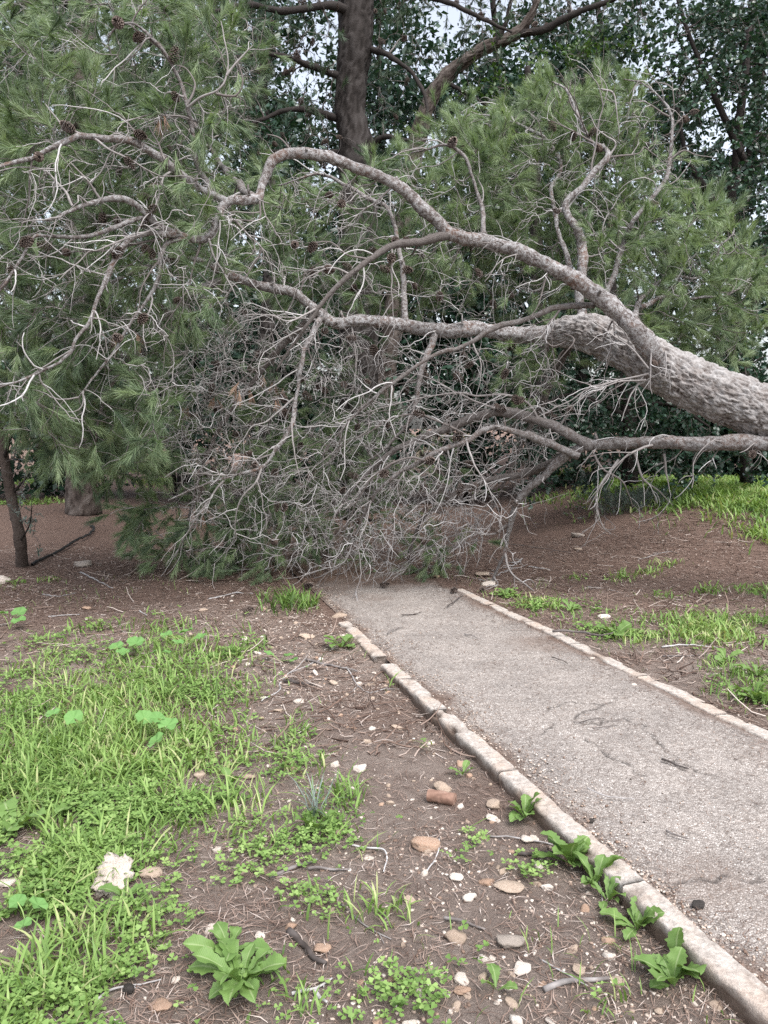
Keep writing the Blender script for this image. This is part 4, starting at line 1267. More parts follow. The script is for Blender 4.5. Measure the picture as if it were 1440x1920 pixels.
def broadleaf(name, label, cat, tpts, tr_, limbs, regs, leaf_len, leaf_w, n_leaf, matn, tpl=ROUND, tf=ROUND_F, per_m=5.0, spread=0.16, tone0=0.5, compound=True, zmin=0.03, S=20, rmax=0.02, twl=(0.25, 0.7), bark='darkbark'):
    loc = Vector(tpts[0])
    loc.z = 0
    root = empty(name, loc)
    tag(root, label, cat)
    q = spline(np.c_[np.array(tpts), np.array(tr_)], 80)
    q[:, :3] += np.stack([fbm(q[:, :3] * 1.5 + a * 7, 2) for a in range(3)], -1) * 0.04 * np.linspace(0, 1, 80)[:, None]
    anchor(limb_mesh(q[:, :3], q[:, 3], S, 0, 0.14, 0.06, tone=0.5).build("trunk", M[bark]), root)
    k = Skel()
    k.add(q[15:, :3], q[15:, 3], 0)
    bm_ = MB()
    for pts, r0, r1 in limbs:
        Q = spline(np.array(pts), 40)
        R_ = np.linspace(r0, r1, 40)
        anchor(limb_mesh(Q, R_, 8, 0, tone=0.5).build("limb", M['darkbark']), root)
        k.add(Q, R_, 0)
    brs = []
    for poly, n, y0, y1 in regs:
        brs += colonize(k, fill(poly, n, y0, y1, zmin), 1, rmax=rmax, wig=0.12)
    tm = {}
    tube_groups(tm, brs, 4, lambda n: np.full(n, 0.2))
    p, d, l, L, rr = sprout(brs, per_m, twl[0], twl[1])
    P, de = wander(p, d, L, 7, 0.22, np.array([0, 0, 0.0]), 0.03)
    tube_groups(tm, as_branches(P, np.full((len(P), 7), 0.004) * np.linspace(1, 0.5, 7), l, 1), 3, lambda n: np.full(n, 0.2))
    for j, m_ in tm.items():
        anchor(tag(m_.build("twigs", M['twig']), kind="stuff"), root)
    # leaves along every twig
    t = rng.uniform(0.15, 1.05, (len(P), n_leaf))
    kk = np.clip((t * 6).astype(int), 0, 5)
    f = (t * 6 - kk)[..., None]
    base = np.take_along_axis(P, kk[..., None], 1) * (1 - f) + np.take_along_axis(P, kk[..., None] + 1, 1) * f
    T = np.repeat(nrm(P[:, -1] - P[:, 0])[:, None], n_leaf, 1)
    ld = nrm(T * 0.35 + rng.normal(size=T.shape) * 0.75)
    up = nrm(np.array([0, -0.25, 1.0]) + rng.normal(size=T.shape) * 0.55)
    tb = np.repeat(np.clip(tone0 + fbm(P[:, -1] * 0.9, 3) * 0.28, 0, 1), n_leaf)
    m_ = MB()
    n = base.size // 3
    sz = rng.uniform(0.65, 1.15, n)
    frame_leaves(m_, tpl, tf, base.reshape(-1, 3), ld.reshape(-1, 3), up.reshape(-1, 3), leaf_len * sz, leaf_w * sz, np.clip(tb + rng.normal(size=n) * 0.14, 0, 1))
    c = m_.build("crown", M[matn], smooth=False)
    tag(c, kind="stuff")
    anchor(c, root)
    return root


broadleaf("carob_tree", "dark evergreen broadleaf tree filling the right edge behind the trunk", "tree",
          [W(1400, 905, 11.6), W(1395, 700, 11.6), W(1370, 450, 11.6), W(1390, 200, 11.6), W(1420, -100, 11.6)], [.09, .08, .07, .06, .04],
          [([W(1390, 480, 11), W(1340, 380, 10.8), W(1290, 300, 10.8), W(1270, 200, 10.8)], .06, .02), ([W(1395, 600, 10.8), W(1450, 500, 10.4), W(1480, 380, 10.2)], .06, .02), ([W(1395, 300, 11), W(1340, 180, 11), W(1290, 60, 11), W(1260, -40, 11)], .05, .02), ([W(1395, 720, 10.8), W(1330, 690, 10.4), W(1290, 720, 10.2)], .05, .02)],
          [([(1250, 0), (1500, -40), (1500, 400), (1260, 420), (1200, 250)], 200, 10.0, 12.0), ([(1230, 380), (1500, 380), (1500, 900), (1240, 895)], 170, 9.6, 11.6)],
          0.062, 0.05, 22, 'carob', per_m=7.0)
broadleaf("carob_tree", "low dark evergreen thicket under the fallen trunk", "tree",
          [W(1180, 905, 11.0), W(1180, 800, 11.0), W(1160, 640, 11.2), W(1150, 500, 11.4)], [.12, .1, .08, .05],
          [([W(1175, 780, 11), W(1080, 740, 10.8), W(1010, 760, 10.6)], .04, .015), ([W(1175, 760, 11), W(1260, 760, 10.6), W(1330, 800, 10.4)], .04, .015)],
          [([(930, 560), (1260, 560), (1330, 720), (1330, 890), (1240, 905), (960, 905), (920, 740)], 190, 9.8, 11.8)],
          0.06, 0.048, 22, 'carob', per_m=7.5, tone0=0.42)
broadleaf("bright_tree", "lighter green broadleaf crown just above the right-hand pine sprays", "tree",
          [W(1010, 905, 13.4), W(1010, 600, 13.4), W(1000, 300, 13.4), W(990, 120, 13.4)], [.16, .13, .09, .05],
          [([W(1005, 300, 13.4), W(950, 230, 13.2), W(900, 200, 13)], .05, .02), ([W(1005, 280, 13.4), W(1060, 200, 13.2), W(1110, 130, 13)], .05, .02)],
          [([(880, 130), (960, 95), (1060, 80), (1180, 60), (1240, 120), (1240, 420), (900, 420), (850, 260)], 130, 12.2, 14.2)],
          0.075, 0.05, 16, 'leafgreen', per_m=4.0, tone0=0.45)
broadleaf("olive_sapling", "thin leaning olive sapling with narrow grey leaves at the left edge", "tree",
          [on(42, 1062), W(35, 1000, 8.4), W(20, 930, 8.4), W(5, 850, 8.3), W(-15, 760, 8.2), W(-30, 650, 8.0)], [.066, .058, .054, .048, .034, .02],
          [([W(8, 860, 8.3), W(25, 800, 8.0), W(35, 740, 7.7), W(10, 690, 7.5)], .02, .008), ([W(20, 930, 8.4), W(60, 880, 8.2), W(75, 830, 8.0)], .014, .006), ([W(38, 1015, 8.4), W(55, 985, 8.1), W(60, 950, 7.9)], .01, .005)],
          [([(-40, 680), (40, 680), (70, 780), (75, 860), (40, 900), (-40, 900)], 34, 7.4, 8.4), ([(20, 900), (80, 880), (85, 1020), (45, 1030)], 12, 7.8, 8.4)],
          0.055, 0.011, 22, 'olive', SLIM, SLIM_F, per_m=6.0, zmin=0.1, rmax=0.008, twl=(0.12, 0.3), bark='midbark')

# far woodland behind: each a tree of its own
DIAM = np.array([[0, 0, 0], [0.5, 0.5, 0.06], [0, 1.0, 0], [-0.5, 0.5, 0.06]])
DIAM_F = [[0, 1, 2], [0, 2, 3]]
far = [(-11.5, 21, 13.5, 2.8), (-8.2, 18.5, 12.5, 2.7), (-5.2, 20, 14.0, 2.8), (-2.6, 18, 12.6, 2.6), (-0.2, 20.5, 13.6, 2.8), (2.3, 18.5, 12.8, 2.6), (4.9, 19.5, 13.2, 2.8), (7.4, 17, 12.8, 2.8), (10.2, 19.5, 14.0, 3.0), (13.6, 21, 14.0, 3.0), (-3.9, 24.5, 16.0, 3.2), (5.6, 25, 16.5, 3.2),
       (-9.0, 16.2, 3.4, 1.6), (-6.6, 17.2, 3.2, 1.5), (-2.3, 15.6, 5.0, 1.8), (-0.4, 15.2, 5.4, 1.8), (1.7, 15.6, 5.2, 1.8), (3.8, 15.0, 5.4, 1.8), (5.9, 14.6, 2.6, 1.5), (7.9, 14.4, 2.8, 1.5), (9.6, 15.6, 3.0, 1.6), (-4.4, 16.2, 4.2, 1.6)]
flab = ["far tree filling the gap at the left edge behind the pines", "far dark tree behind the shaded pine trunk", "far dark tree seen through the upper pine branches", "far tree seen between the shaded pine and the tall upright trunk", "far tree directly behind the tall upright trunk",
        "far tree between the upright and the slanting trunks", "far tree behind the lighter green crown", "tall far tree behind the right evergreen, with sky between its leaves", "tall far tree behind the right edge evergreen", "farthest dark tree towards the right edge", "hindmost tree left of the tall upright trunk", "hindmost tree above the right pine sprays",
        "far bush at the left edge beyond the olive sapling", "far bush just right of the shaded pine trunk", "far bush behind the left half of the dead tangle", "far bush behind the middle of the dead tangle", "far bush behind the right half of the dead tangle", "far bush behind the evergreen thicket", "far bush in the gap under the fallen trunk", "far bush under the right end of the trunk", "far bush at the right edge above the grassy bank", "far bush in the gap between the shaded pine and the dead tangle"]


def far_tree(x, y, h, wr, label):
    bush = h < 6
    root = empty("background_shrub" if bush else "background_tree", (x, y, 0))
    tag(root, label, "shrub" if bush else "tree", "far bushes behind the clearing" if bush else "woodland trees behind the clearing")
    q = spline(np.array([[x, y, -0.1, .18], [x + rng.normal() * .15, y, h * .35, .14], [x + rng.normal() * .3, y, h * .7, .1], [x, y, h * .95, .04]]), 30)
    if bush:
        q[:, 3] *= .3
    anchor(limb_mesh(q[:, :3], q[:, 3], 10, 0, tone=0.35).build("trunk", M['darkbark']), root)
    k = Skel()
    k.add(q[6:, :3], q[6:, 3], 0)
    n = 55 if bush else 110
    u = rng.normal(size=(n * 4, 3))
    u = nrm(u) * (rng.random((n * 4, 1)) ** 0.4)
    c = np.array([x, y, h * (0.5 if bush else 0.57)]) + u * np.array([wr, wr * .8, h * (0.52 if bush else 0.46)])
    c = c[c[:, 2] > 0.1][:n]
    brs = colonize(k, c, 1, rmax=0.05, rmin=.01, wig=0.1)
    tm = {}
    tube_groups(tm, brs, 3, lambda n: np.full(n, 0.1))
    for m_ in tm.values():
        anchor(tag(m_.build("branches", M['twig']), kind="stuff"), root)
    m_ = MB()
    nl = 56 if bush else 58
    B = np.concatenate([b[0][3:] for b in brs])
    B = B[rng.integers(0, len(B), 150 if bush else 250)]
    base = (B[:, None] + rng.normal(size=(len(B), nl, 3)) * np.array([0.30, 0.30, 0.22])).reshape(-1, 3)
    base = base[base[:, 2] > 0.05]
    m = len(base)
    sz = rng.uniform(0.35, 1.35, m)
    frame_leaves(m_, DIAM, DIAM_F, base, rng.normal(size=(m, 3)), nrm(np.array([0, -.3, 1.0]) + rng.normal(size=(m, 3)) * .6), 0.165 * sz, 0.10 * sz, np.clip(0.4 + fbm(base * 0.7, 2) * .25 + rng.normal(size=m) * .12, 0, 1))
    anchor(tag(m_.build("crown", M['carob'], smooth=False), kind="stuff"), root)


for (x, y, h, wr), lb in zip(far, flab):
    far_tree(x, y, h, wr, lb)

# ------------------------------------------------------------------ stones
def stone_mesh(seed, mat_, rough=0.05, planes=14, sub=3):
    import bmesh
    r_ = np.random.default_rng(seed)
    bm = bmesh.new()
    bmesh.ops.create_icosphere(bm, subdivisions=sub, radius=1.0)
    V = np.array([v.co[:] for v in bm.verts])
    n = nrm(r_.normal(size=(planes, 3)))
    off = r_.uniform(0.62, 1.0, planes)
    dt = V @ n.T
    rr = np.where(dt > 0.05, off[None] / np.maximum(dt, 0.05), 9).min(1)
    rr = np.minimum(rr, 1.1)
    rr = rr * (1 + fbm(V * 2.4 + seed, 3) * rough * 2 + fbm(V * 7 + seed, 2) * rough)
    V = V * rr[:, None]
    for v, c in zip(bm.verts, V):
        v.co = c
    me = bpy.data.meshes.new("stone")
    bm.to_mesh(me)
    bm.free()
    me.polygons.foreach_set("use_smooth", np.ones(len(me.polygons), bool))
    me.materials.append(M[mat_])
    return me


def put_stone(me, px, py, wpx, hpx, label, group=None, name="stone", rz=None, at=None, sink=0.3, depth=None):
    p = on(px, py + hpx * 0.35) if at is None else np.array(at)
    dist = math.hypot(p[1], CAM_H - p[2])
    w = wpx * dist / FPX
    h = hpx * dist / FPX
    o = bpy.data.objects.new(name, me)
    COL.objects.link(o)
    hz = max(h * 0.55, w * 0.30)
    o.scale = (w * 0.5, (depth or 0.85) * w * 0.5, hz * 0.5)
    o.location = (p[0], p[1] + w * 0.15, p[2] + hz * 0.5 * (1 - 2 * sink) + 0.002)
    o.rotation_euler = (rng.normal() * 0.1, rng.normal() * 0.1, rng.uniform(-0.5, 0.5) if rz is None else rz)
    return tag(o, label, "stone", group)


ST = {k: [stone_mesh(100 * i + s, k) for s in range(5)] for i, k in enumerate(('st_cream', 'st_white', 'st_red', 'st_grey'))}
ST['st_dark'] = [stone_mesh(900, 'st_dark', 0.1)]
big_white = stone_mesh(77, 'st_white', 0.20, 10, 4)
NAMED = [
    ('w', 205, 1632, 62, 84, "large rugged white stone lying in the clover"),
    ('st_cream', 281, 1635, 38, 28, "tan stone beside the large rugged white one"),
    ('st_red', 795, 1578, 52, 44, "rust and white stone below the short brown log"),
    ('st_cream', 830, 1472, 36, 34, "cream pointed stone just above the short brown log"),
    ('st_grey', 955, 1763, 50, 36, "smooth grey brown stone on bare soil near the kerb weeds"),
    ('st_cream', 955, 1662, 50, 24, "flat yellowish cream stone under a small weed"),
    ('st_cream', 855, 1752, 34, 40, "tan blocky stone next to the smooth grey brown one"),
    ('st_white', 865, 1836, 30, 24, "white stone at the bottom edge of the bare soil"),
    ('st_red', 866, 1857, 26, 18, "reddish stone tucked under the bottom white stone"),
    ('st_white', 978, 1816, 32, 24, "pale rounded stone below the smooth grey brown one"),
    ('st_cream', 925, 1505, 30, 30, "pinkish cream stone beside the first kerb weed"),
    ('st_white', 922, 1532, 24, 20, "white pebble below the pinkish cream stone"),
    ('st_white', 988, 1572, 28, 20, "white stone under the leaves of the first kerb weed"),
    ('st_white', 855, 1643, 26, 22, "white stone between the rust stone and the flat yellowish one"),
    ('st_cream', 745, 1362, 22, 14, "small pale stone on the soil left of the kerb"),
    ('st_white', 675, 1438, 26, 22, "white angular stone at the bend of a thin stick"),
    ('st_cream', 373, 1450, 24, 24, "cream egg-shaped stone at the tip of the grass patch"),
    ('st_cream', 465, 1456, 30, 14, "two-toned flat stone beside the egg-shaped one"),
    ('st_red', 602, 1777, 30, 22, "orange stone beside the dark curved stick"),
    ('st_red', 545, 1735, 22, 26, "small pinkish stone above the big leafy weed"),
    ('st_white', 487, 1754, 22, 16, "white pebble right above the big leafy weed"),
    ('st_white', 407, 1592, 16, 18, "single round white pebble on bare soil"),
    ('st_red', 297, 1886, 36, 24, "orange brown stone half buried at the bottom edge"),
    ('st_white', 328, 1838, 16, 14, "small white pebble in the gravelly bare patch"),
    ('st_white', 10, 1655, 34, 22, "white stone cut off by the left edge in the clover"),
    ('st_grey', 1084, 1001, 32, 20, "flat pale grey stone on the far bank below the lower limb"),
    ('st_cream', 1085, 1028, 18, 12, "small stone below the flat pale grey one"),
    ('st_cream', 1305, 1008, 16, 14, "cream stone in the grass of the far bank"),
    ('st_cream', 1344, 965, 16, 16, "cream stone highest on the far bank"),
    ('st_white', 918, 1091, 28, 18, "white stone at the tip of the drooping branch"),
    ('st_cream', 905, 1076, 34, 12, "flat pinkish stone behind the white one at the branch tip"),
    ('st_white', 1133, 1154, 24, 14, "white stone in the weeds beyond the far kerb"),
    ('st_red', 820, 1079, 14, 12, "orange stone at the far end of the path"),
    ('st_grey', 155, 1055, 42, 20, "flat grey slab in front of the black hose"),
    ('st_grey', 240, 1042, 22, 18, "grey stone in the shade beside the lowest needles"),
    ('st_white', 4, 1082, 28, 34, "grey white stone cut off by the left edge under the olive sapling"),
    ('st_cream', 636, 1152, 34, 18, "cream stone at the path's broken left edge"),
    ('st_cream', 575, 1190, 30, 18, "tan stone among thin twigs near the kerb end"),
    ('st_cream', 380, 1142, 20, 12, "pinkish pale stone on the needle-covered soil"),
    ('st_red', 160, 1138, 18, 12, "tan stone on the dark soil at the left"),
    ('st_white', 483, 1223, 18, 12, "white stone at the tip of the clover patch"),
    ('st_cream', 625, 1277, 16, 18, "cream stone under thin grey twigs"),
    ('st_white', 561, 1313, 20, 18, "white stone in the bare strip by the grass"),
    ('st_cream', 520, 1331, 22, 12, "flat cream stone beside a small green weed"),
    ('st_dark', 1312, 1697, 24, 22, "black lump of tar on the path beside the kerb"),
    ('st_dark', 1110, 1540, 12, 8, "small black pebble on the path near the kerb"),
    ('st_white', 627, 950, 16, 10, "small white stone deep under the tangled branches"),
    ('st_white', 1110, 1234, 12, 9, "white pebble lying on the path by the far kerb"),
    ('st_white', 1190, 1283, 10, 8, "tiny white pebble near the middle of the path"),
    ('st_dark', 240, 1855, 22, 26, "black charred lump in the gravelly bare patch"),
]
for k, px, py, w, h, lb in NAMED:
    me = big_white if k == 'w' else ST[k][rng.integers(len(ST[k]))]
    onpath = px > 1000 and 1200 < py < 1720 and lb.find("path") >= 0
    put_stone(me, px, py, w, h, lb, at=(G(px, py + h * .3, 0.004) if onpath else None), sink=0.27, depth=1.15 if k == 'w' else None)

# many more pale stones on the bare soil left of the kerb
cnt = 0
while cnt < 235:
    x = rng.uniform(-1.5, 1.4)
    y = 1.9 + 5.2 * rng.random() ** 1.3
    if x > xl(y) - KW - 0.03:
        continue
    pr = PROJ(np.array([x, y, 0.0]))
    if pr[0] < 0 or pr[0] > 1440:
        continue
    bare = np.clip((x - (xl(y) - 1.5)) / 1.0, 0.12, 1) + 0.3 * vnoise(np.array([x * 3, y * 3, 1.0]))
    if rng.random() > bare:
        continue
    s = 0.009 + 0.016 * rng.random() ** 2.2
    hue = ('st_cream', 'st_white', 'st_cream', 'st_red', 'st_white')[rng.integers(5)]
    o = bpy.data.objects.new("pebble", ST[hue][rng.integers(5)])
    COL.objects.link(o)
    o.location = (x, y, float(H(x, y)) + s * 0.08)
    o.scale = (s * rng.uniform(0.8, 1.4), s * rng.uniform(0.8, 1.2), s * rng.uniform(0.5, 0.85))
    o.rotation_euler = (rng.normal() * .3, rng.normal() * .3, rng.uniform(0, 6.28))
    word = {'st_cream': "cream", 'st_white': "white", 'st_red': "rust-coloured"}[hue]
    place = "close against the near kerb" if x > xl(y) - .3 else "at the edge of the grass" if x < xl(y) - 1.0 else "in the middle of the bare strip"
    reach = "near the bottom edge" if y < 2.6 else "beside the sticks and weeds" if y < 4.0 else "towards the fallen crown"
    tag(o, "tiny %s pebble %s, %s" % (word, place, reach), "pebble", "%s pebbles on the bare soil" % word)
    cnt += 1



def gravel(name, xs, ys_, zs, sizes, tones, label):
    v = nrm(np.array([[-1, -1, -1], [1, -1, -1], [1, 1, -1], [-1, 1, -1], [-1, -1, 1], [1, -1, 1], [1, 1, 1], [-1, 1, 1]], float))
    f = np.array([[0, 2, 1], [0, 3, 2], [4, 5, 6], [4, 6, 7], [0, 1, 5], [0, 5, 4], [1, 2, 6], [1, 6, 5], [2, 3, 7], [2, 7, 6], [3, 0, 4], [3, 4, 7]])
    N = len(xs)
    a = rng.uniform(0, 6.28, N)
    sc = np.stack([rng.uniform(.75, 1.3, N), rng.uniform(.6, 1.1, N), rng.uniform(.4, .8, N)], -1) * sizes[:, None]
    V = v[None] * sc[:, None] * rng.uniform(0.7, 1.2, (N, 8, 1))
    ca, sa = np.cos(a)[:, None], np.sin(a)[:, None]
    V = np.stack([V[..., 0] * ca - V[..., 1] * sa, V[..., 0] * sa + V[..., 1] * ca, V[..., 2]], -1)
    V = V + np.stack([xs, ys_, zs], -1)[:, None]
    mb = MB()
    mb.add(V, (f[None] + (np.arange(N) * 8)[:, None, None]).reshape(-1, 3), np.repeat(tones, 8))
    return tag(mb.build(name, M['gravel'], smooth=False), label, "gravel", kind="stuff")


N = 14500
gy_ = 1.8 + 7.5 * rng.random(N) ** 1.35
gx_ = rng.uniform(-0.62, 0.62, N) * gy_ + rng.normal(size=N) * .05
s = (gx_ < xl(gy_) - KW) | (gx_ > xr(gy_) + KW)
dens = 0.3 + 0.45 * np.clip(1 - np.abs(gx_ - xl(gy_) + 0.55) / 0.8, 0, 1) + 0.3 * fbm(p3(gx_, gy_, 2.2, 6), 3)
s &= rng.random(N) < dens
gx_, gy_ = gx_[s], gy_[s]
gs = (0.0025 + 0.0075 * rng.random(len(gx_)) ** 2.5) * np.clip(gy_ / 4, 1, 1.6)
gravel("gravel", gx_, gy_, H(gx_, gy_) + gs * 0.25, gs, np.clip(rng.beta(1.6, 1.3, len(gx_)), 0, 1), "fine pale gravel scattered over the soil")
N = 5200
gy_ = 1.9 + 4.6 * rng.random(N) ** 1.2
gx_ = xl(gy_) - KW - np.abs(rng.normal(size=N)) * 0.75
s = rng.random(N) < 0.45 + 0.9 * fbm(p3(gx_, gy_, 2.6, 16), 3)
gx_, gy_ = gx_[s], gy_[s]
gs = 0.0035 + 0.0075 * rng.random(len(gx_)) ** 2.2
gravel("gravel", gx_, gy_, H(gx_, gy_) + gs * 0.1, gs, np.clip(rng.beta(2.4, 1.5, len(gx_)), 0, 1), "coarse pale chips of limestone in the bare strip left of the kerb")
# loose stones along the inside of the left kerb and on the path
N = 4400
gy_ = 1.8 + 5.8 * rng.random(N) ** 1.4
w_ = rng.random(N)
near = rng.random(N) < 0.42
gx_ = np.where(near, xl(gy_) + KW + np.abs(rng.normal(size=N)) * 0.07 * (0.5 + vnoise(p3(gy_ * 0, gy_, 2.0, 3)) ** 2 * 3), xl(gy_) + KW + w_ * (xr(gy_) - xl(gy_) - 2 * KW))
s = gx_ < xr(gy_) - KW - .01
gx_, gy_, near = gx_[s], gy_[s], near[s]
gs = np.where(near, 0.003 + 0.007 * rng.random(len(gx_)) ** 2, 0.002 + 0.004 * rng.random(len(gx_)) ** 3)
gravel("gravel", gx_, gy_, 0.006 + gs * 0.2, gs, np.clip(np.where(near, rng.beta(2.5, 1.3, len(gx_)), rng.beta(1.2, 1.6, len(gx_))), 0, 1), "loose chips and grit lying on the path and along its kerb")

# ------------------------------------------------------------------ litter: fallen needles and twig bits
def lay(name, N, fx, fy, fz, lmin, lmax, wid, tones, label):
    a = rng.uniform(0, 6.28, N)
    L = rng.uniform(lmin, lmax, N)
    d = np.stack([np.cos(a), np.sin(a), rng.normal(size=N) * 0.12], -1) * L[:, None] * 0.5
    L = L * np.clip(fy / 5, 1, 1.5)
    wid = wid * np.clip(fy / 4, 1, 2.2)
    bend = np.stack([-np.sin(a), np.cos(a), np.abs(rng.normal(size=N)) * .4], -1) * (L * rng.normal(size=N) * 0.12)[:, None]
    c = np.stack([fx, fy, fz], -1)
    sd = np.stack([-np.sin(a), np.cos(a), np.zeros(N)], -1) * (wid * rng.uniform(.6, 1.3, N))[:, None] * .5
    up = np.array([0, 0, 1.0])[None] * (wid * 0.6)[:, None]
    V = np.stack([c - d - sd, c - d + sd, c + bend + sd + up, c + bend - sd + up, c + d], 1)
    V = V[:, [0, 2, 3, 4]]
    F3 = (np.array([[0, 1, 2], [2, 1, 3]])[None] + (np.arange(N) * 4)[:, None, None]).reshape(-1, 3)
    mb = MB()
    mb.add(V, F3, np.repeat(tones, 4))
    return tag(mb.build(name, M['litter'], smooth=False), label, "litter", kind="stuff")


N = 95000
fy = 1.8 + 8.0 * rng.random(N) ** 1.1
fx = rng.uniform(-0.65, 0.65, N) * fy
s = ((fx < xl(fy) - KW) | (fx > xr(fy) + KW)) & (rng.random(N) < 0.45 + 0.5 * fbm(p3(fx, fy, 1.8, 2), 3) + 0.1 * (fy - 2))
fx, fy = fx[s], fy[s]
lay("needle_litter", len(fx), fx, fy, H(fx, fy) + 0.004 + rng.random(len(fx)) * .006, 0.03, 0.10, 0.0030, np.clip(rng.beta(1.7, 1.6, len(fx)), 0, 1), "brown fallen pine needles covering the soil")
N = 6500
fy = 2.0 + 6.2 * rng.random(N)
u = rng.random(N)
e = rng.random(N) < 0.6
u = np.where(e, np.where(rng.random(N) < .5, np.abs(rng.normal(size=N)) * .06, 1 - np.abs(rng.normal(size=N)) * .09), u)
fx = xl(fy) + KW + np.clip(u, 0, 1) * (xr(fy) - xl(fy) - 2 * KW)
lay("needle_litter", N, fx, fy, 0.010 + rng.random(N) * .004, 0.02, 0.08, 0.0022, np.clip(rng.beta(1.3, 2.6, N), 0, 1), "dark needles and crumbs blown onto the path")

# ------------------------------------------------------------------ sticks and twigs lying on the ground
def stick(pts, r, label, tone=0.5, onpath=False, name="stick", side=2, group=None, lift=0.0, root=None):
    P = np.array([(G(x, y, 0.012) if onpath else on(x, y)) for x, y in pts])
    n = 22
    Q = spline(P, n) if len(P) > 2 else spline(np.vstack([P[0], P.mean(0) + rng.normal(size=3) * .006, P[1]]), n)
    if onpath == 'kerb':
        Q[:, 2] = 0.045
    Q[:, 2] += r * 0.8 + lift + np.abs(fbm(Q * 9 + 3, 2)) * 0.012
    Q[:, :2] += np.stack([fbm(Q * 8 + 5, 2), fbm(Q * 8 + 15, 2)], -1) * min(0.014, 0.05 * np.linalg.norm(Q[-1] - Q[0]))
    R_ = np.linspace(r, r * 0.55, n) * (1 + 0.15 * fbm(Q * 30, 2))
    V, F = tubes(Q[None], R_[None], 8)
    mb = MB()
    mb.add(V, F, np.clip(tone + fbm(V * 25, 3) * .15, 0, 1))
    mb.f.append(np.arange(8)[::-1][None])
    mb.f.append((len(V) - 8 + np.arange(8))[None])
    loc = Vector(Q[n // 2])
    o = mb.build(name, M['twig'])
    o.data.transform(Matrix.Translation(-loc))
    o.location = loc
    tag(o, label, "stick", group)
    for k in range(side):
        t = rng.integers(5, n - 4)
        a = rng.uniform(0, 6.28)
        L = np.linalg.norm(Q[-1] - Q[0]) * rng.uniform(.12, .3)
        Pm, _ = wander(Q[t][None], np.array([[math.cos(a), math.sin(a), 0.15]]), np.array([L]), 7, 0.2, np.array([0, 0, -.02]))
        V, F = tubes(Pm, np.linspace(r * .55, r * .25, 7)[None], 5)
        m2 = MB()
        m2.add(V - np.array(loc), F, tone)
        m2.build("side_twig", M['twig'], o)
    return o


STICKS = [
    ([(505, 1645), (545, 1632), (595, 1618)], .008, "reddish brown stick pointing at the grey-brown one in the weeds", .35, 1),
    ([(580, 1634), (655, 1633)], .006, "straight grey-brown stick level with the rust stone", .4, 0),
    ([(540, 1753), (570, 1778), (592, 1803), (612, 1812)], .011, "dark curved stick beside the orange stone", .12, 1),
    ([(545, 1871), (585, 1860), (622, 1836)], .005, "pale forked twig right of the big leafy weed", .8, 2),
    ([(590, 1865), (612, 1888)], .007, "short thick pale stick by the bottom edge", .75, 0),
    ([(1018, 1858), (1060, 1843), (1140, 1838)], .009, "brown bent stick at the bottom near the last kerb weed", .4, 0),
    ([(830, 1728), (880, 1738), (910, 1745)], .006, "brown stick beside the tan blocky stone", .35, 0),
    ([(968, 1604), (1035, 1602)], .008, "short dark stick between the kerb weeds", .1, 0),
    ([(915, 1570), (985, 1578), (1045, 1590), (1090, 1612), (1125, 1660), (1140, 1725)], .0035, "long thin twig arching over the second kerb weed", .6, 1),
    ([(650, 1255), (690, 1300), (770, 1270)], .005, "thin pale twig in the bare strip by the kerb", .65, 2),
    ([(575, 1240), (620, 1250), (672, 1262)], .009, "thick brown stick lying toward the kerb end", .35, 1),
    ([(535, 1280), (560, 1284), (590, 1286)], .012, "short dark curved stick near the clover tip", .15, 1),
    ([(490, 1318), (520, 1296), (545, 1265), (600, 1240)], .004, "thin white twig curving from the clover tip", .9, 2),
    ([(150, 1075), (185, 1092), (212, 1104)], .009, "straight pale stick on the dark soil before the slab", .75, 0),
    ([(395, 1125), (440, 1114), (475, 1116)], .008, "pale curved twig in front of the lowest needles", .7, 1),
    ([(90, 1158), (150, 1153)], .006, "light straight twig on the dark left soil", .7, 0),
    ([(260, 1146), (275, 1155)], .006, "tiny bright twig near the pinkish stone", .85, 0),
    ([(80, 1115), (110, 1120), (142, 1113)], .005, "thin forked grey twig below the hose", .65, 2),
    ([(1240, 1216), (1300, 1212), (1345, 1217)], .006, "dry straw-coloured stick among the far weeds", .9, 0),
    ([(1245, 1232), (1330, 1232)], .006, "dark stick under the straw-coloured one", .3, 0),
    ([(1340, 1030), (1400, 1040)], .004, "thin twig on the far bank right side", .5, 1),
    ([(1200, 1050), (1260, 1035), (1310, 1052)], .004, "thin pale twig on the reddish far bank", .7, 2),
    ([(950, 1020), (1010, 1028), (1070, 1038)], .005, "dark thin twig beneath the drooping branch", .3, 1),
    ([(1100, 1102), (1165, 1112)], .005, "light twig just beyond the far kerb weeds", .7, 0),
    ([(660, 1590), (720, 1600), (722, 1640)], .004, "curved white twig left of the rust stone", .95, 0),
    ([(800, 1635), (822, 1600), (824, 1575)], .003, "thin white twig curling round the rust stone", .95, 0),
    ([(640, 1700), (690, 1740), (735, 1765)], .004, "thin twig crossing the small clover patch", .45, 1),
    ([(180, 1880), (210, 1860), (300, 1840)], .004, "pale thin stalk by the gravelly bare patch", .7, 1),
    ([(1010, 1800), (1065, 1830), (1100, 1850)], .003, "fine grey rootlet near the last kerb weed", .6, 2),
]
for pts, r, lb, tn, sd_n in STICKS:
    stick(pts, r, lb, tn, side=sd_n)
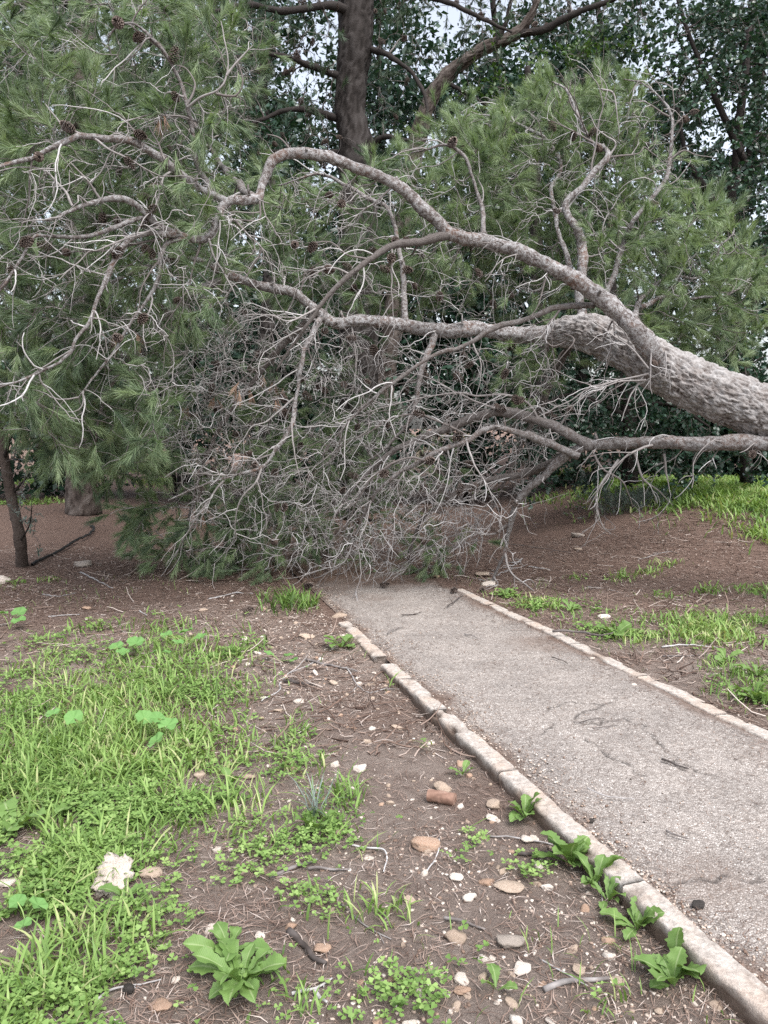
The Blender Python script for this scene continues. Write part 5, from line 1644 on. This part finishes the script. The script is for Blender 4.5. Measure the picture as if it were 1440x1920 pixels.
PST = [
    ([(1035, 1195), (1080, 1196), (1120, 1202), (1152, 1196)], .010, "dark stick lying across the far kerb", .18, 'kerb', 1),
    ([(752, 1155), (790, 1150)], .005, "short black twig near the path's far end", .05, True, 2),
    ([(840, 1140), (865, 1118)], .006, "black forked twig on the path by the far kerb end", .1, True, 1),
    ([(1035, 1235), (1065, 1245)], .004, "thin dark twig in the middle of the path", .12, True, 0),
    ([(870, 1190), (900, 1200)], .004, "small grey twig on the far stretch of path", .4, True, 2),
    ([(725, 1190), (755, 1176)], .005, "brown twig on the path near its left edge", .3, True, 0),
    ([(1075, 1355), (1135, 1350)], .003, "hair-thin dark twig beside the crack", .1, True, 0),
    ([(1110, 1367), (1158, 1360)], .003, "fine brown twig just below the hair-thin one", .2, True, 0),
    ([(1240, 1425), (1290, 1445)], .006, "dark twig at the end of the long crack", .12, True, 0),
    ([(1105, 1480), (1140, 1495), (1190, 1500)], .003, "pale thin stalk on the near stretch of path", .7, True, 0),
    ([(1250, 1560), (1290, 1575)], .004, "brown chip of twig on the near path", .3, True, 0),
]
for pts, r, lb, tn, op, sd_n in PST:
    stick(pts, r, lb, tn, onpath=op, side=sd_n)
# dead twigs that snapped off under the fallen crown
for k in range(46):
    px, py = rng.uniform(560, 1010), rng.uniform(1035, 1105)
    if px > 620 and px < 880 and py > 1085:
        continue
    a = rng.uniform(-1.2, 1.2)
    L = rng.uniform(25, 70)
    stick([(px, py), (px + L * .5 * math.cos(a), py - L * .12 * math.sin(a) + rng.normal() * 3), (px + L * math.cos(a), py - L * .3 * math.sin(a))], rng.uniform(.003, .006),
          "broken grey twig lying under the tips of the fallen crown", rng.uniform(.4, .95), onpath=False, side=rng.integers(0, 3), group="broken twigs under the fallen crown", name="fallen_twig", lift=0.01)

# brown twiggy debris over the mulch
N = 9000
fy = 3.6 + 6.5 * rng.random(N) ** 1.1
fx = rng.uniform(-0.62, 0.62, N) * fy
s = ((fx < xl(fy) - KW - .02) | (fx > xr(fy) + KW + .02)) & (rng.random(N) < 0.55 + 0.6 * fbm(p3(fx, fy, 1.1, 12), 3))
fx, fy = fx[s], fy[s]
N = len(fx)
a = rng.uniform(0, 6.28, N)
P, _ = wander(np.stack([fx, fy, H(fx, fy) + .008], -1), np.stack([np.cos(a), np.sin(a), rng.normal(size=N) * .12], -1), .04 + .22 * rng.random(N) ** 2.5, 4, .25, np.zeros(3))
P[..., 2] = np.maximum(P[..., 2], H(P[..., 0], P[..., 1]) + .003)
V, F = tubes(P, (rng.uniform(.002, .0055, N))[:, None] * np.linspace(1, .6, 4), 3)
mb = MB()
mb.add(V, F, np.repeat(np.clip(rng.beta(1.1, 1.0, N), 0, 1), 12))
tag(mb.build("twig_litter", M['litter']), "brown and grey twig fragments strewn over the mulch", "litter", kind="stuff")

# short brown log
p0, p1 = on(803, 1503), on(853, 1508)
ax = nrm(p1 - p0)
Q = np.array([p0 + ax * t * np.linalg.norm(p1 - p0) for t in np.linspace(0, 1, 26)])
Q[:, 2] = float(H(Q[13, 0], Q[13, 1])) + 0.024
V, F = tubes(Q[None], (np.full(26, .027) * (1 + .03 * fbm(Q * 40, 2)))[None], 24)
Vn = V + nrm(V - np.repeat(Q, 24, 0)) * (fbm(V * np.array([20, 60, 60]), 3) * .0025)[:, None]
mb = MB()
mb.add(Vn, F, np.clip(.5 + fbm(Vn * np.array([15, 80, 80]), 3) * .3, 0, 1))
logo = mb.build("log", M['log'])
loc = Vector(Q[13])
logo.data.transform(Matrix.Translation(-loc))
logo.location = loc
tag(logo, "short smooth reddish brown log on the bare soil", "log")
for e, sgn in ((0, -1), (25, 1)):
    ring = Vn[e * 24:(e + 1) * 24]
    c = ring.mean(0)
    rings = [c + (ring - c) * f + ax * sgn * .002 * (1 - f) for f in (1, .7, .4, .1)]
    V = np.vstack(rings + [c[None]])
    i = np.arange(96).reshape(4, 24)
    F = np.stack([i[:-1], np.roll(i[:-1], -1, 1), np.roll(i[1:], -1, 1), i[1:]], -1).reshape(-1, 4)
    m2 = MB()
    m2.add(V - np.array(loc), F, np.r_[np.repeat([.2, .8, .45, .1], 24), .1])
    m2.f.append(np.stack([i[3], np.roll(i[3], -1), np.full(24, 96)], -1))
    m2.build("end_grain", M['log'], logo)

# black irrigation hose on the shaded soil
P = np.array([on(60, 1062), on(95, 1046), on(130, 1028), on(160, 1012), on(172, 1002), on(176, 993), on(170, 989)])
Q = spline(P, 60)
Q[:, 2] = H(Q[:, 0], Q[:, 1]) + 0.02 + 0.03 * np.sin(np.linspace(0, 3.1, 60))
V, F = tubes(Q[None], np.full((1, 60), .017), 12)
mb = MB()
mb.add(V, F)
tag(mb.build("hose", M['hose']), "black irrigation hose lying on the shaded soil", "hose")

# cones that dropped on the ground
for px, py, lb in [(712, 1112, "dropped pine cone at the path's far left corner"), (905, 1110, "dropped pine cone beside the far kerb end"), (855, 1112, "dropped pine cone on the path by the far kerb"), (570, 1105, "dropped pine cone in front of the dark grass tuft"), (455, 1155, "dropped pine cone on the needle-covered soil"), (1090, 850, "")]:
    if not lb:
        continue
    p = on(px, py)
    o = bpy.data.objects.new("fallen_cone", CONES[rng.integers(3)])
    COL.objects.link(o)
    o.location = (p[0], p[1], max(p[2], 0.0) + .03)
    o.rotation_euler = (1.4, rng.normal() * .3, rng.uniform(0, 6.28))
    o.scale = (.09, .09, .09)
    tag(o, lb, "pine cone")

# ------------------------------------------------------------------ grass and clover
PATCH = [  # px, py, radius in metres, grass, clover
    (330, 1225, .42, .5, 1.0), (440, 1225, .22, .3, 1.0), (230, 1300, .55, .9, .8), (100, 1330, .5, .9, .6), (380, 1300, .32, .7, .8), (60, 1430, .5, 1.2, .6), (200, 1430, .45, 1.2, .7), (320, 1400, .32, 1.1, .6), (60, 1540, .38, 1.1, 1.2), (190, 1540, .36, .9, 1.3), (300, 1540, .25, .9, .8),
    (150, 1640, .25, .6, 1.2), (60, 1720, .3, .8, 1.2), (180, 1760, .2, .6, 1.0), (50, 1850, .25, .8, 1.3), (180, 1880, .18, .7, .9), (430, 1450, .18, .7, .6), (440, 1520, .16, .4, 1.2), (560, 1440, .16, .5, .9), (540, 1400, .1, .8, .3), (600, 1570, .16, .7, .9), (640, 1500, .1, 1.2, .2), (500, 1600, .13, .4, .9),
    (590, 1690, .10, .5, .7), (690, 1710, .10, .7, .6), (750, 1720, .05, .6, .4), (460, 1640, .09, .3, .5), (480, 1850, .12, .6, .3), (660, 1890, .09, .9, .2), (560, 1900, .08, .6, .2), (260, 1690, .12, .3, .8), (300, 1180, .3, .4, .4), (150, 1220, .3, .6, .4), (20, 1270, .3, .7, .5), (80, 1205, .18, .4, .8), (160, 1180, .15, .4, .7), (560, 1370, .1, .5, .4), (800, 1400, .06, .2, .8), (735, 1290, .05, .4, .4), (640, 1205, .08, .5, .5), (1000, 1640, .06, .3, .8), (985, 1635, .06, .4, .8), (890, 1575, .05, .1, 1), (850, 1605, .05, .1, 1), (745, 1675, .05, .1, 1), (900, 1755, .04, .8, .3), (990, 1780, .05, .1, .9), (870, 1815, .04, 0, .9), (760, 1880, .1, .2, .9), (730, 1870, .08, .2, .9), (830, 1855, .05, 0, .8), (1140, 1890, .05, .8, .2),
    (555, 1135, .24, 2.2, 0), (600, 1120, .14, 1.8, 0), (500, 1122, .08, .5, .2), (355, 1168, .1, .5, .3),
    (950, 1118, .12, .4, 1.2), (1010, 1138, .2, .4, 1.3), (1070, 1150, .26, .6, 1.2), (1140, 1185, .22, .5, 1.2), (1190, 1200, .2, .8, .7), (1280, 1180, .3, 1.2, .4), (1380, 1180, .34, 1.3, .5), (1330, 1200, .25, 1.1, .5), (1400, 1270, .22, 1.1, .9), (1420, 1310, .16, .6, 1.2), (1350, 1250, .12, .9, .4), (1170, 1085, .14, .9, .2), (1220, 1075, .14, .9, .2), (1080, 1085, .1, .5, .4), (1250, 1060, .12, .7, .2), (1330, 1110, .14, .7, .2), (1425, 1110, .2, 1.1, .3), (1420, 1010, .4, 1.3, .2), (1330, 1000, .25, .8, .1), (1230, 960, .3, .7, .1), (1300, 930, .8, 1.4, .1), (1420, 940, .9, 1.6, .1), (1180, 910, .7, 1.3, .1), (1380, 905, .9, 1.4, .1), (1330, 915, 1.3, 1.5, .2), (1430, 960, .7, 1.6, .2), (1240, 925, .9, 1.2, .2), (1150, 930, .6, .9, .1), (1390, 980, .5, 1.4, .2), (1310, 960, .5, 1.1, .1), (1440, 1040, .3, 1.2, .2), (920, 925, .3, .7, 0), (1010, 940, .3, .5, 0), (1240, 1120, .1, .6, .2), (1060, 900, .4, .6, 0),
    (60, 940, .6, .4, .2), (330, 905, .9, .5, .2), (260, 880, 1.2, .5, .2), (100, 905, 1.0, .5, .2), (90, 1090, .1, .5, .2), (35, 1095, .1, .5, .2),
]
gp, gd, gh, gw, gt = [], [], [], [], []
cpn, ctn, csz = [], [], []
for px, py, r, g, c in PATCH:
    o = on(px, py)
    dist = o[1]
    dg = 2600 * min(1, (3.0 / dist) ** 0.9)
    n = int(g * dg * r * r * (3.0 if px > 900 else 2.6))
    q = rng.normal(size=(n, 2)) * r * 0.62
    x, y = o[0] + q[:, 0], o[1] + q[:, 1]
    keep = (fbm(p3(x, y, 3.5, 2), 3) > -0.3) & ((x < xl(y) - KW - .01) | (x > xr(y) + KW + .01)) & (y > 1.5)
    x, y = x[keep], y[keep]
    gp.append(np.stack([x, y, H(x, y)], -1))
    gh.append(rng.uniform(0.03, 0.13, len(x)) * rng.uniform(0.55, 1.2) * (1.5 if dist > 8.5 else 1) * (1.5 if (540 < px < 610 and py < 1150) else 1))
    gw.append(rng.uniform(.8, 2.1, len(x)) * 0.0055 * max(1, dist / 4.5))
    gt.append(np.clip(0.62 + rng.normal(size=len(x)) * .2 + fbm(p3(x, y, 2.0, 8), 2) * .25 - (0.42 if (540 < px < 610 and py < 1150) else 0), 0, 1))
    n = int(c * dg * r * r * 2.7)
    q = rng.normal(size=(n, 2)) * r * 0.6
    x, y = o[0] + q[:, 0], o[1] + q[:, 1]
    keep = (fbm(p3(x, y, 4.5, 12), 3) > -0.12) & ((x < xl(y) - KW - .01) | (x > xr(y) + KW + .01)) & (y > 1.5)
    cpn.append(np.stack([x[keep], y[keep], H(x[keep], y[keep])], -1))
    csz.append(np.full(keep.sum(), max(1, dist / 4.5)))
# single blades thinly everywhere
n = 2600
y = 1.9 + 6 * rng.random(n)
x = rng.uniform(-.6, .6, n) * y
keep = ((x < xl(y) - KW - .01) | (x > xr(y) + KW + .01)) & (fbm(p3(x, y, 1.5, 30), 3) > 0.1)
x, y = x[keep], y[keep]
gp.append(np.stack([x, y, H(x, y)], -1))
gh.append(rng.uniform(.03, .09, len(x)))
gw.append(np.full(len(x), .004))
gt.append(np.clip(.55 + rng.normal(size=len(x)) * .2, 0, 1))


def blades(P, h, w, tone):
    N = len(P)
    a = rng.uniform(0, 6.28, N)
    lean = np.stack([np.cos(a), np.sin(a), np.zeros(N)], -1)
    sd = np.stack([-np.sin(a), np.cos(a), np.zeros(N)], -1)
    k = rng.uniform(.3, 1.35, N)[:, None]
    V = []
    for t, wf in ((0, .8), (.38, 1), (.72, .75), (1, 0)):
        c = P + lean * (h[:, None] * k * t ** 1.8 * .9) + np.array([0, 0, 1.0]) * (h[:, None] * (t - .32 * k * t ** 2.4))
        V.append(c - sd * (w * wf * .5)[:, None])
        if wf:
            V.append(c + sd * (w * wf * .5)[:, None])
    V = np.stack(V, 1)
    b = (np.arange(N) * 7)[:, None, None]
    mb = MB()
    mb.add(V, (np.array([[0, 1, 3, 2], [2, 3, 5, 4]])[None] + b).reshape(-1, 4), np.repeat(tone, 7))
    mb.f.append((np.array([[4, 5, 6]])[None] + b).reshape(-1, 3))
    return mb


gp, gh, gw, gt = np.concatenate(gp), np.concatenate(gh), np.concatenate(gw), np.concatenate(gt)
SC = np.array([on(q[1], q[2] + q[4] * .5)[:2] for q in NAMED])


def clear(P):
    d = P[:, None, :2] - SC[None] + np.array([0, .03])
    return (np.abs(d[..., 0]).__gt__(.055) | np.abs(d[..., 1]).__gt__(.075)).all(1)


_k = clear(gp)
gp, gh, gw, gt = gp[_k], gh[_k], gw[_k], gt[_k]
print("grass blades", len(gp))
tag(blades(gp, gh, gw, gt).build("grass", M['grass'], smooth=True), "fresh green grass growing in patches", "grass", kind="stuff")

# clover-like ground cover: three notched leaflets on a short stalk
cpn, csz = np.concatenate(cpn), np.concatenate(csz)
_k = clear(cpn)
cpn, csz = cpn[_k], csz[_k]
N = len(cpn)
print("clover", N)
LEAF = np.array([[0, 0, 0], [.5, .68, .12], [.24, 1.0, .05], [0, .86, .0], [-.24, 1.0, .05], [-.5, .68, .12]])
LEAF_F = [[0, 1, 2, 3], [0, 3, 4, 5]]
hh = rng.uniform(.012, .06, N) * rng.uniform(.6, 1.1, N)
off = rng.normal(size=(N, 2)) * .012
top = cpn + np.c_[off, hh]
mb = MB()
a0 = rng.uniform(0, 6.28, N)
nu = nrm(np.array([0, 0, 1.0]) + rng.normal(size=(N, 3)) * .28)
tn = np.clip(.56 + fbm(cpn * 3, 2) * .18 + rng.normal(size=N) * .16, 0, 1)
sz = rng.uniform(.009, .022, N) * csz
for k in range(3):
    a = a0 + k * 2.094 + rng.normal(size=N) * .25
    d = np.stack([np.cos(a), np.sin(a), rng.normal(size=N) * .25 + .05], -1)
    frame_leaves(mb, LEAF, LEAF_F, top, d, nu, sz, sz * .95, tn)
tag(mb.build("clover", M['clover'], smooth=False), "small-leaved clover mat among the grass", "clover", kind="stuff")

# ------------------------------------------------------------------ leafy weeds: every leaf a part
def leaf_mesh(kind, seed):
    r_ = np.random.default_rng(seed)
    n, m = 16, 7
    t = np.linspace(0, 1, n)
    if kind == 'weed':        # oblong leaf with wavy, toothed margin on a narrow stalk
        w = np.interp(t, [0, .12, .25, .4, .6, .8, .93, 1], [.03, .04, .10, .17, .235, .225, .12, .0])
        w = w * (1 + .16 * np.sin(t * 38 + r_.random() * 6) * (t > .2)) + .01 * (t < .98)
        arch = np.array([.02, .44, -.40])
        w = w * .9
    elif kind == 'lobed':
        w = np.interp(t, [0, .12, .2, .3, .38, .5, .58, .75, .9, 1], [.03, .05, .13, .09, .19, .15, .27, .28, .16, .0])
        w = w * (1 + .12 * np.sin(t * 44 + r_.random() * 6) * (t > .15)) + .01 * (t < .98)
        arch = np.array([.02, .50, -.48])
        w = w * .78
    V = np.zeros((n, m, 3))
    U = np.zeros((n, m))
    ph = r_.random() * 6
    for j in range(m):
        s = (j / (m - 1)) * 2 - 1
        V[:, j, 0] = s * w
        V[:, j, 1] = t - .10 * t ** 3
        V[:, j, 2] = arch[1] * t + arch[2] * t ** 2 + abs(s) * w * .32 + .028 * np.sin(t * 16 + ph + (2 if s > 0 else 0)) * abs(s) * (t > .2)
        U[:, j] = abs(s)
    V[:, :, 0] += (.05 * np.sin(t * 2.5 + ph))[:, None] * t[:, None]
    i = np.arange(n * m).reshape(n, m)
    mb = MB()
    mb.add(V, np.stack([i[:-1, :-1], i[:-1, 1:], i[1:, 1:], i[1:, :-1]], -1).reshape(-1, 4), np.repeat(t, m), U.ravel())
    me = mb.mesh("leaf")
    me.materials.append(M['weed'])
    return me


def mallow_mesh(seed):
    r_ = np.random.default_rng(seed)
    n, m = 30, 6
    a = np.linspace(-2.85, 2.85, n)
    lob = 1 - .13 * np.abs(np.cos(a * 2.6 + .2)) ** .6 + .03 * np.sin(a * 22)
    V = np.zeros((n, m, 3))
    U = np.zeros((n, m))
    for j in range(m):
        f = j / (m - 1)
        V[:, j, 0] = np.sin(a) * f * lob * .5
        V[:, j, 1] = np.cos(a) * f * lob * .5
        V[:, j, 2] = .10 * f ** 1.5 + .05 * np.cos(a * 5.2) * f + .03 * np.sin(a * 3 + seed) * f
        U[:, j] = np.abs(np.sin(a * 2.6)) * .9 + .05
    i = np.arange(n * m).reshape(n, m)
    mb = MB()
    mb.add(V, np.stack([i[:-1, :-1], i[1:, :-1], i[1:, 1:], i[:-1, 1:]], -1).reshape(-1, 4), np.tile(np.linspace(0, 1, m), n) * .6, U.ravel())
    me = mb.mesh("leaf")
    me.materials.append(M['mallow'])
    return me


WEED = {k: [leaf_mesh(k, s) for s in range(8)] for k in ('weed', 'lobed')}
MALL = [mallow_mesh(s) for s in range(4)]


def weed(px, py, n, Lm, label, kind='weed', group=None, az=None, el=(0.1, 0.9), name="leafy_weed"):
    p = on(px, py)
    against = 0 < xl(p[1]) - p[0] < 0.16 or p[0] > xl(p[1]) > p[0] - .1
    if against:
        p[0] = min(p[0], xl(p[1]) - KW - 0.035)
        p[2] = float(H(p[0], p[1]))
    root = empty(name, (p[0], p[1], p[2] - .004))
    tag(root, label, "weed", group)
    for k in range(n):
        o = bpy.data.objects.new("leaf", WEED[kind][rng.integers(8)])
        COL.objects.link(o)
        o.parent = root
        a = (2 * math.pi * k / n + rng.normal() * .35) if az is None else rng.uniform(*az)
        L = Lm * rng.uniform(.5, 1.2)
        e_ = rng.uniform(*el)
        toward = -math.sin(a)                     # leaves that face the kerb stand up over it
        if against and toward > 0.1:
            e_ = rng.uniform(.45, 1.15)
        o.rotation_euler = (e_, rng.normal() * .22, a)
        o.location = (math.cos(a + math.pi / 2) * .006, math.sin(a + math.pi / 2) * .006, 0.006 + rng.random() * .01)
        o.scale = (L * (rng.uniform(.62, .9) if kind == 'lobed' else rng.uniform(.85, 1.2)), L, L)
    return root


WEEDS = [
    (985, 1535, 12, .125, "weed of broad rounded leaves growing against the kerb beside pinkish stones", 'weed'),
    (1105, 1625, 12, .145, "tall leafy weed with upright leaves overlapping the kerb edge", 'weed'),
    (1125, 1665, 11, .13, "weed with drooping toothed leaves below the tall one at the kerb", 'lobed'),
    (1185, 1690, 8, .105, "small weed squeezed between the toothed weed and the next along the kerb", 'lobed'),
    (1240, 1745, 10, .11, "low rosette with rounded leaves halfway down the near kerb", 'weed'),
    (1315, 1825, 7, .125, "upright weed of three tall leaves leaning over the near kerb", 'weed'),
    (1262, 1850, 9, .115, "spreading weed at the foot of the near kerb, lowest of all", 'weed'),
    (455, 1850, 20, .17, "big leafy weed with lobed leaves at the bottom edge", 'lobed'),
    (430, 1790, 9, .15, "upright lobed leaves behind the big weed at the bottom", 'lobed'),
    (868, 1455, 5, .075, "small weed with one bright leaf near the cream pointed stone", 'weed'),
    (640, 1215, 7, .15, "bright weed at the broken end of the near kerb", 'weed'),
    (1150, 1195, 9, .15, "rosette with long leaves beyond the far kerb by the dark stick", 'weed'),
    (1070, 1148, 9, .15, "rosette in the middle of the weed strip beyond the far kerb", 'lobed'),
    (1415, 1315, 10, .14, "dense leafy weed at the right edge beyond the far kerb", 'weed'),
    (1420, 1270, 8, .15, "leafy weed behind the dense one at the right edge", 'lobed'),
    (950, 1118, 6, .12, "small weed at the far end of the far kerb", 'weed'),
    (235, 1690, 7, .10, "small weed below the tan stone in the clover", 'weed'),
    (30, 1560, 8, .17, "broad-leaved weed in the thick grass at the left edge", 'weed'),
    (590, 1560, 7, .11, "small weed at the foot of the bent tall grass", 'weed'),
    (140, 1520, 7, .13, "broad-leaved weed deep in the clover", 'weed'),
    (430, 1475, 6, .09, "small weed with upright leaves in the grass tip", 'weed'),
    (930, 1858, 3, .07, "tiny two-leaved seedling by the fine rootlet", 'weed'),
    (1360, 1240, 6, .12, "leafy weed at the edge of the far grass", 'weed'),
]
for px, py, n, L, lb, kd in WEEDS:
    weed(px, py, n, L, lb, kd, el=(0.05, 0.75))


def mallow(px, py, spots, label):
    p = on(px, py)
    root = empty("mallow_plant", (p[0], p[1], p[2]))
    tag(root, label, "mallow plant")
    for dx, dy, h, s in spots:
        o = bpy.data.objects.new("leaf", MALL[rng.integers(4)])
        COL.objects.link(o)
        o.parent = root
        o.location = (dx, dy, h)
        o.scale = (s, s, s)
        o.rotation_euler = (rng.uniform(-.1, .55), rng.normal() * .25, rng.uniform(-1.5, 1.5))
        P = spline(np.array([[0, 0, 0], [dx * .4, dy * .4, h * .7], [dx, dy, h]]), 8)
        V, F = tubes(P[None], np.full((1, 8), .0022), 5)
        m2 = MB()
        m2.add(V, F, .5)
        m2.build("stalk", M['stem'], root)
    return root


mallow(236, 1240, [(-.06, 0, .10, .11), (.07, .02, .12, .12), (.0, -.06, .08, .10), (.02, .10, .11, .09)], "mallow with pale blue-green leaves at the far side of the clover")
mallow(340, 1225, [(-.1, 0, .13, .10), (.03, .02, .15, .11), (.14, -.02, .12, .10), (.0, -.08, .1, .09)], "mallow with round light leaves at the clover's back edge")
mallow(300, 1400, [(-.09, .05, .13, .10), (.05, -.02, .12, .11), (.02, -.12, .08, .10), (-.01, .0, .15, .08)], "mallow with three pale lobed leaves at the edge of the grass")
mallow(18, 1180, [(-.08, .03, .12, .12), (.06, .04, .12, .13), (.10, -.05, .08, .12)], "mallow with large round leaves at the left edge on dark soil")
mallow(525, 1242, [(-.08, .03, .05, .08), (.06, -.01, .05, .08), (.10, -.05, .03, .07)], "small dark mallow seedling on the bare soil before the kerb end")
mallow(50, 1740, [(-.04, .03, .07, .06), (.04, .0, .08, .07), (.02, -.06, .05, .06)], "mallow with blue-green leaves low in the left clover")
mallow(115, 1400, [(-.05, .03, .16, .09), (.07, .0, .15, .10)], "mallow with dull round leaves in the tall grass")
mallow(300, 1248, [(-.05, .03, .08, .06), (.05, .0, .09, .07)], "little mallow between the two larger ones in the clover")

# bent tall grass tuft: pale blue-green blades
p = on(595, 1535)
root = empty("grass_tuft", p)
_old = rng
rng = np.random.default_rng(5)
tag(root, "tall tuft of bent bluish grass on the bare soil", "grass tuft")
n = 26
P0 = rng.normal(size=(n, 3)) * np.array([.015, .015, 0])
mbt = blades(P0, rng.uniform(.10, .22, n), np.full(n, .0048), np.clip(rng.normal(size=n) * .12 + .62, 0, 1))
mbt.build("blades", M['olive'], root)

# low fine shrub on the far bank
p = on(1195, 962)
root = empty("low_shrub", p)
tag(root, "low wispy grey-green shrub on the far bank under the trunk", "shrub")
n = 420
P0 = np.c_[rng.normal(size=n) * .34, rng.normal(size=n) * .2, np.zeros(n)]
d = nrm(np.array([0, 0, 1.0]) + rng.normal(size=(n, 3)) * .55)
P, de = wander(P0, d, rng.uniform(.15, .42, n), 6, .2, np.array([0, 0, .02]))
V, F = tubes(P, np.full((n, 6), .0025) * np.linspace(1, .5, 6), 3)
mb = MB()
mb.add(V, F, .3)
tag(mb.build("stems", M['twig'], root), kind="stuff")
mb = MB()
needles(mb, P[:, 3], de, 40, .16, .035, .005, .1, np.clip(.35 + rng.normal(size=n) * .15, 0, 1), (.4, 1.2))
tag(mb.build("needles", M['olive'], root, smooth=False), kind="stuff")
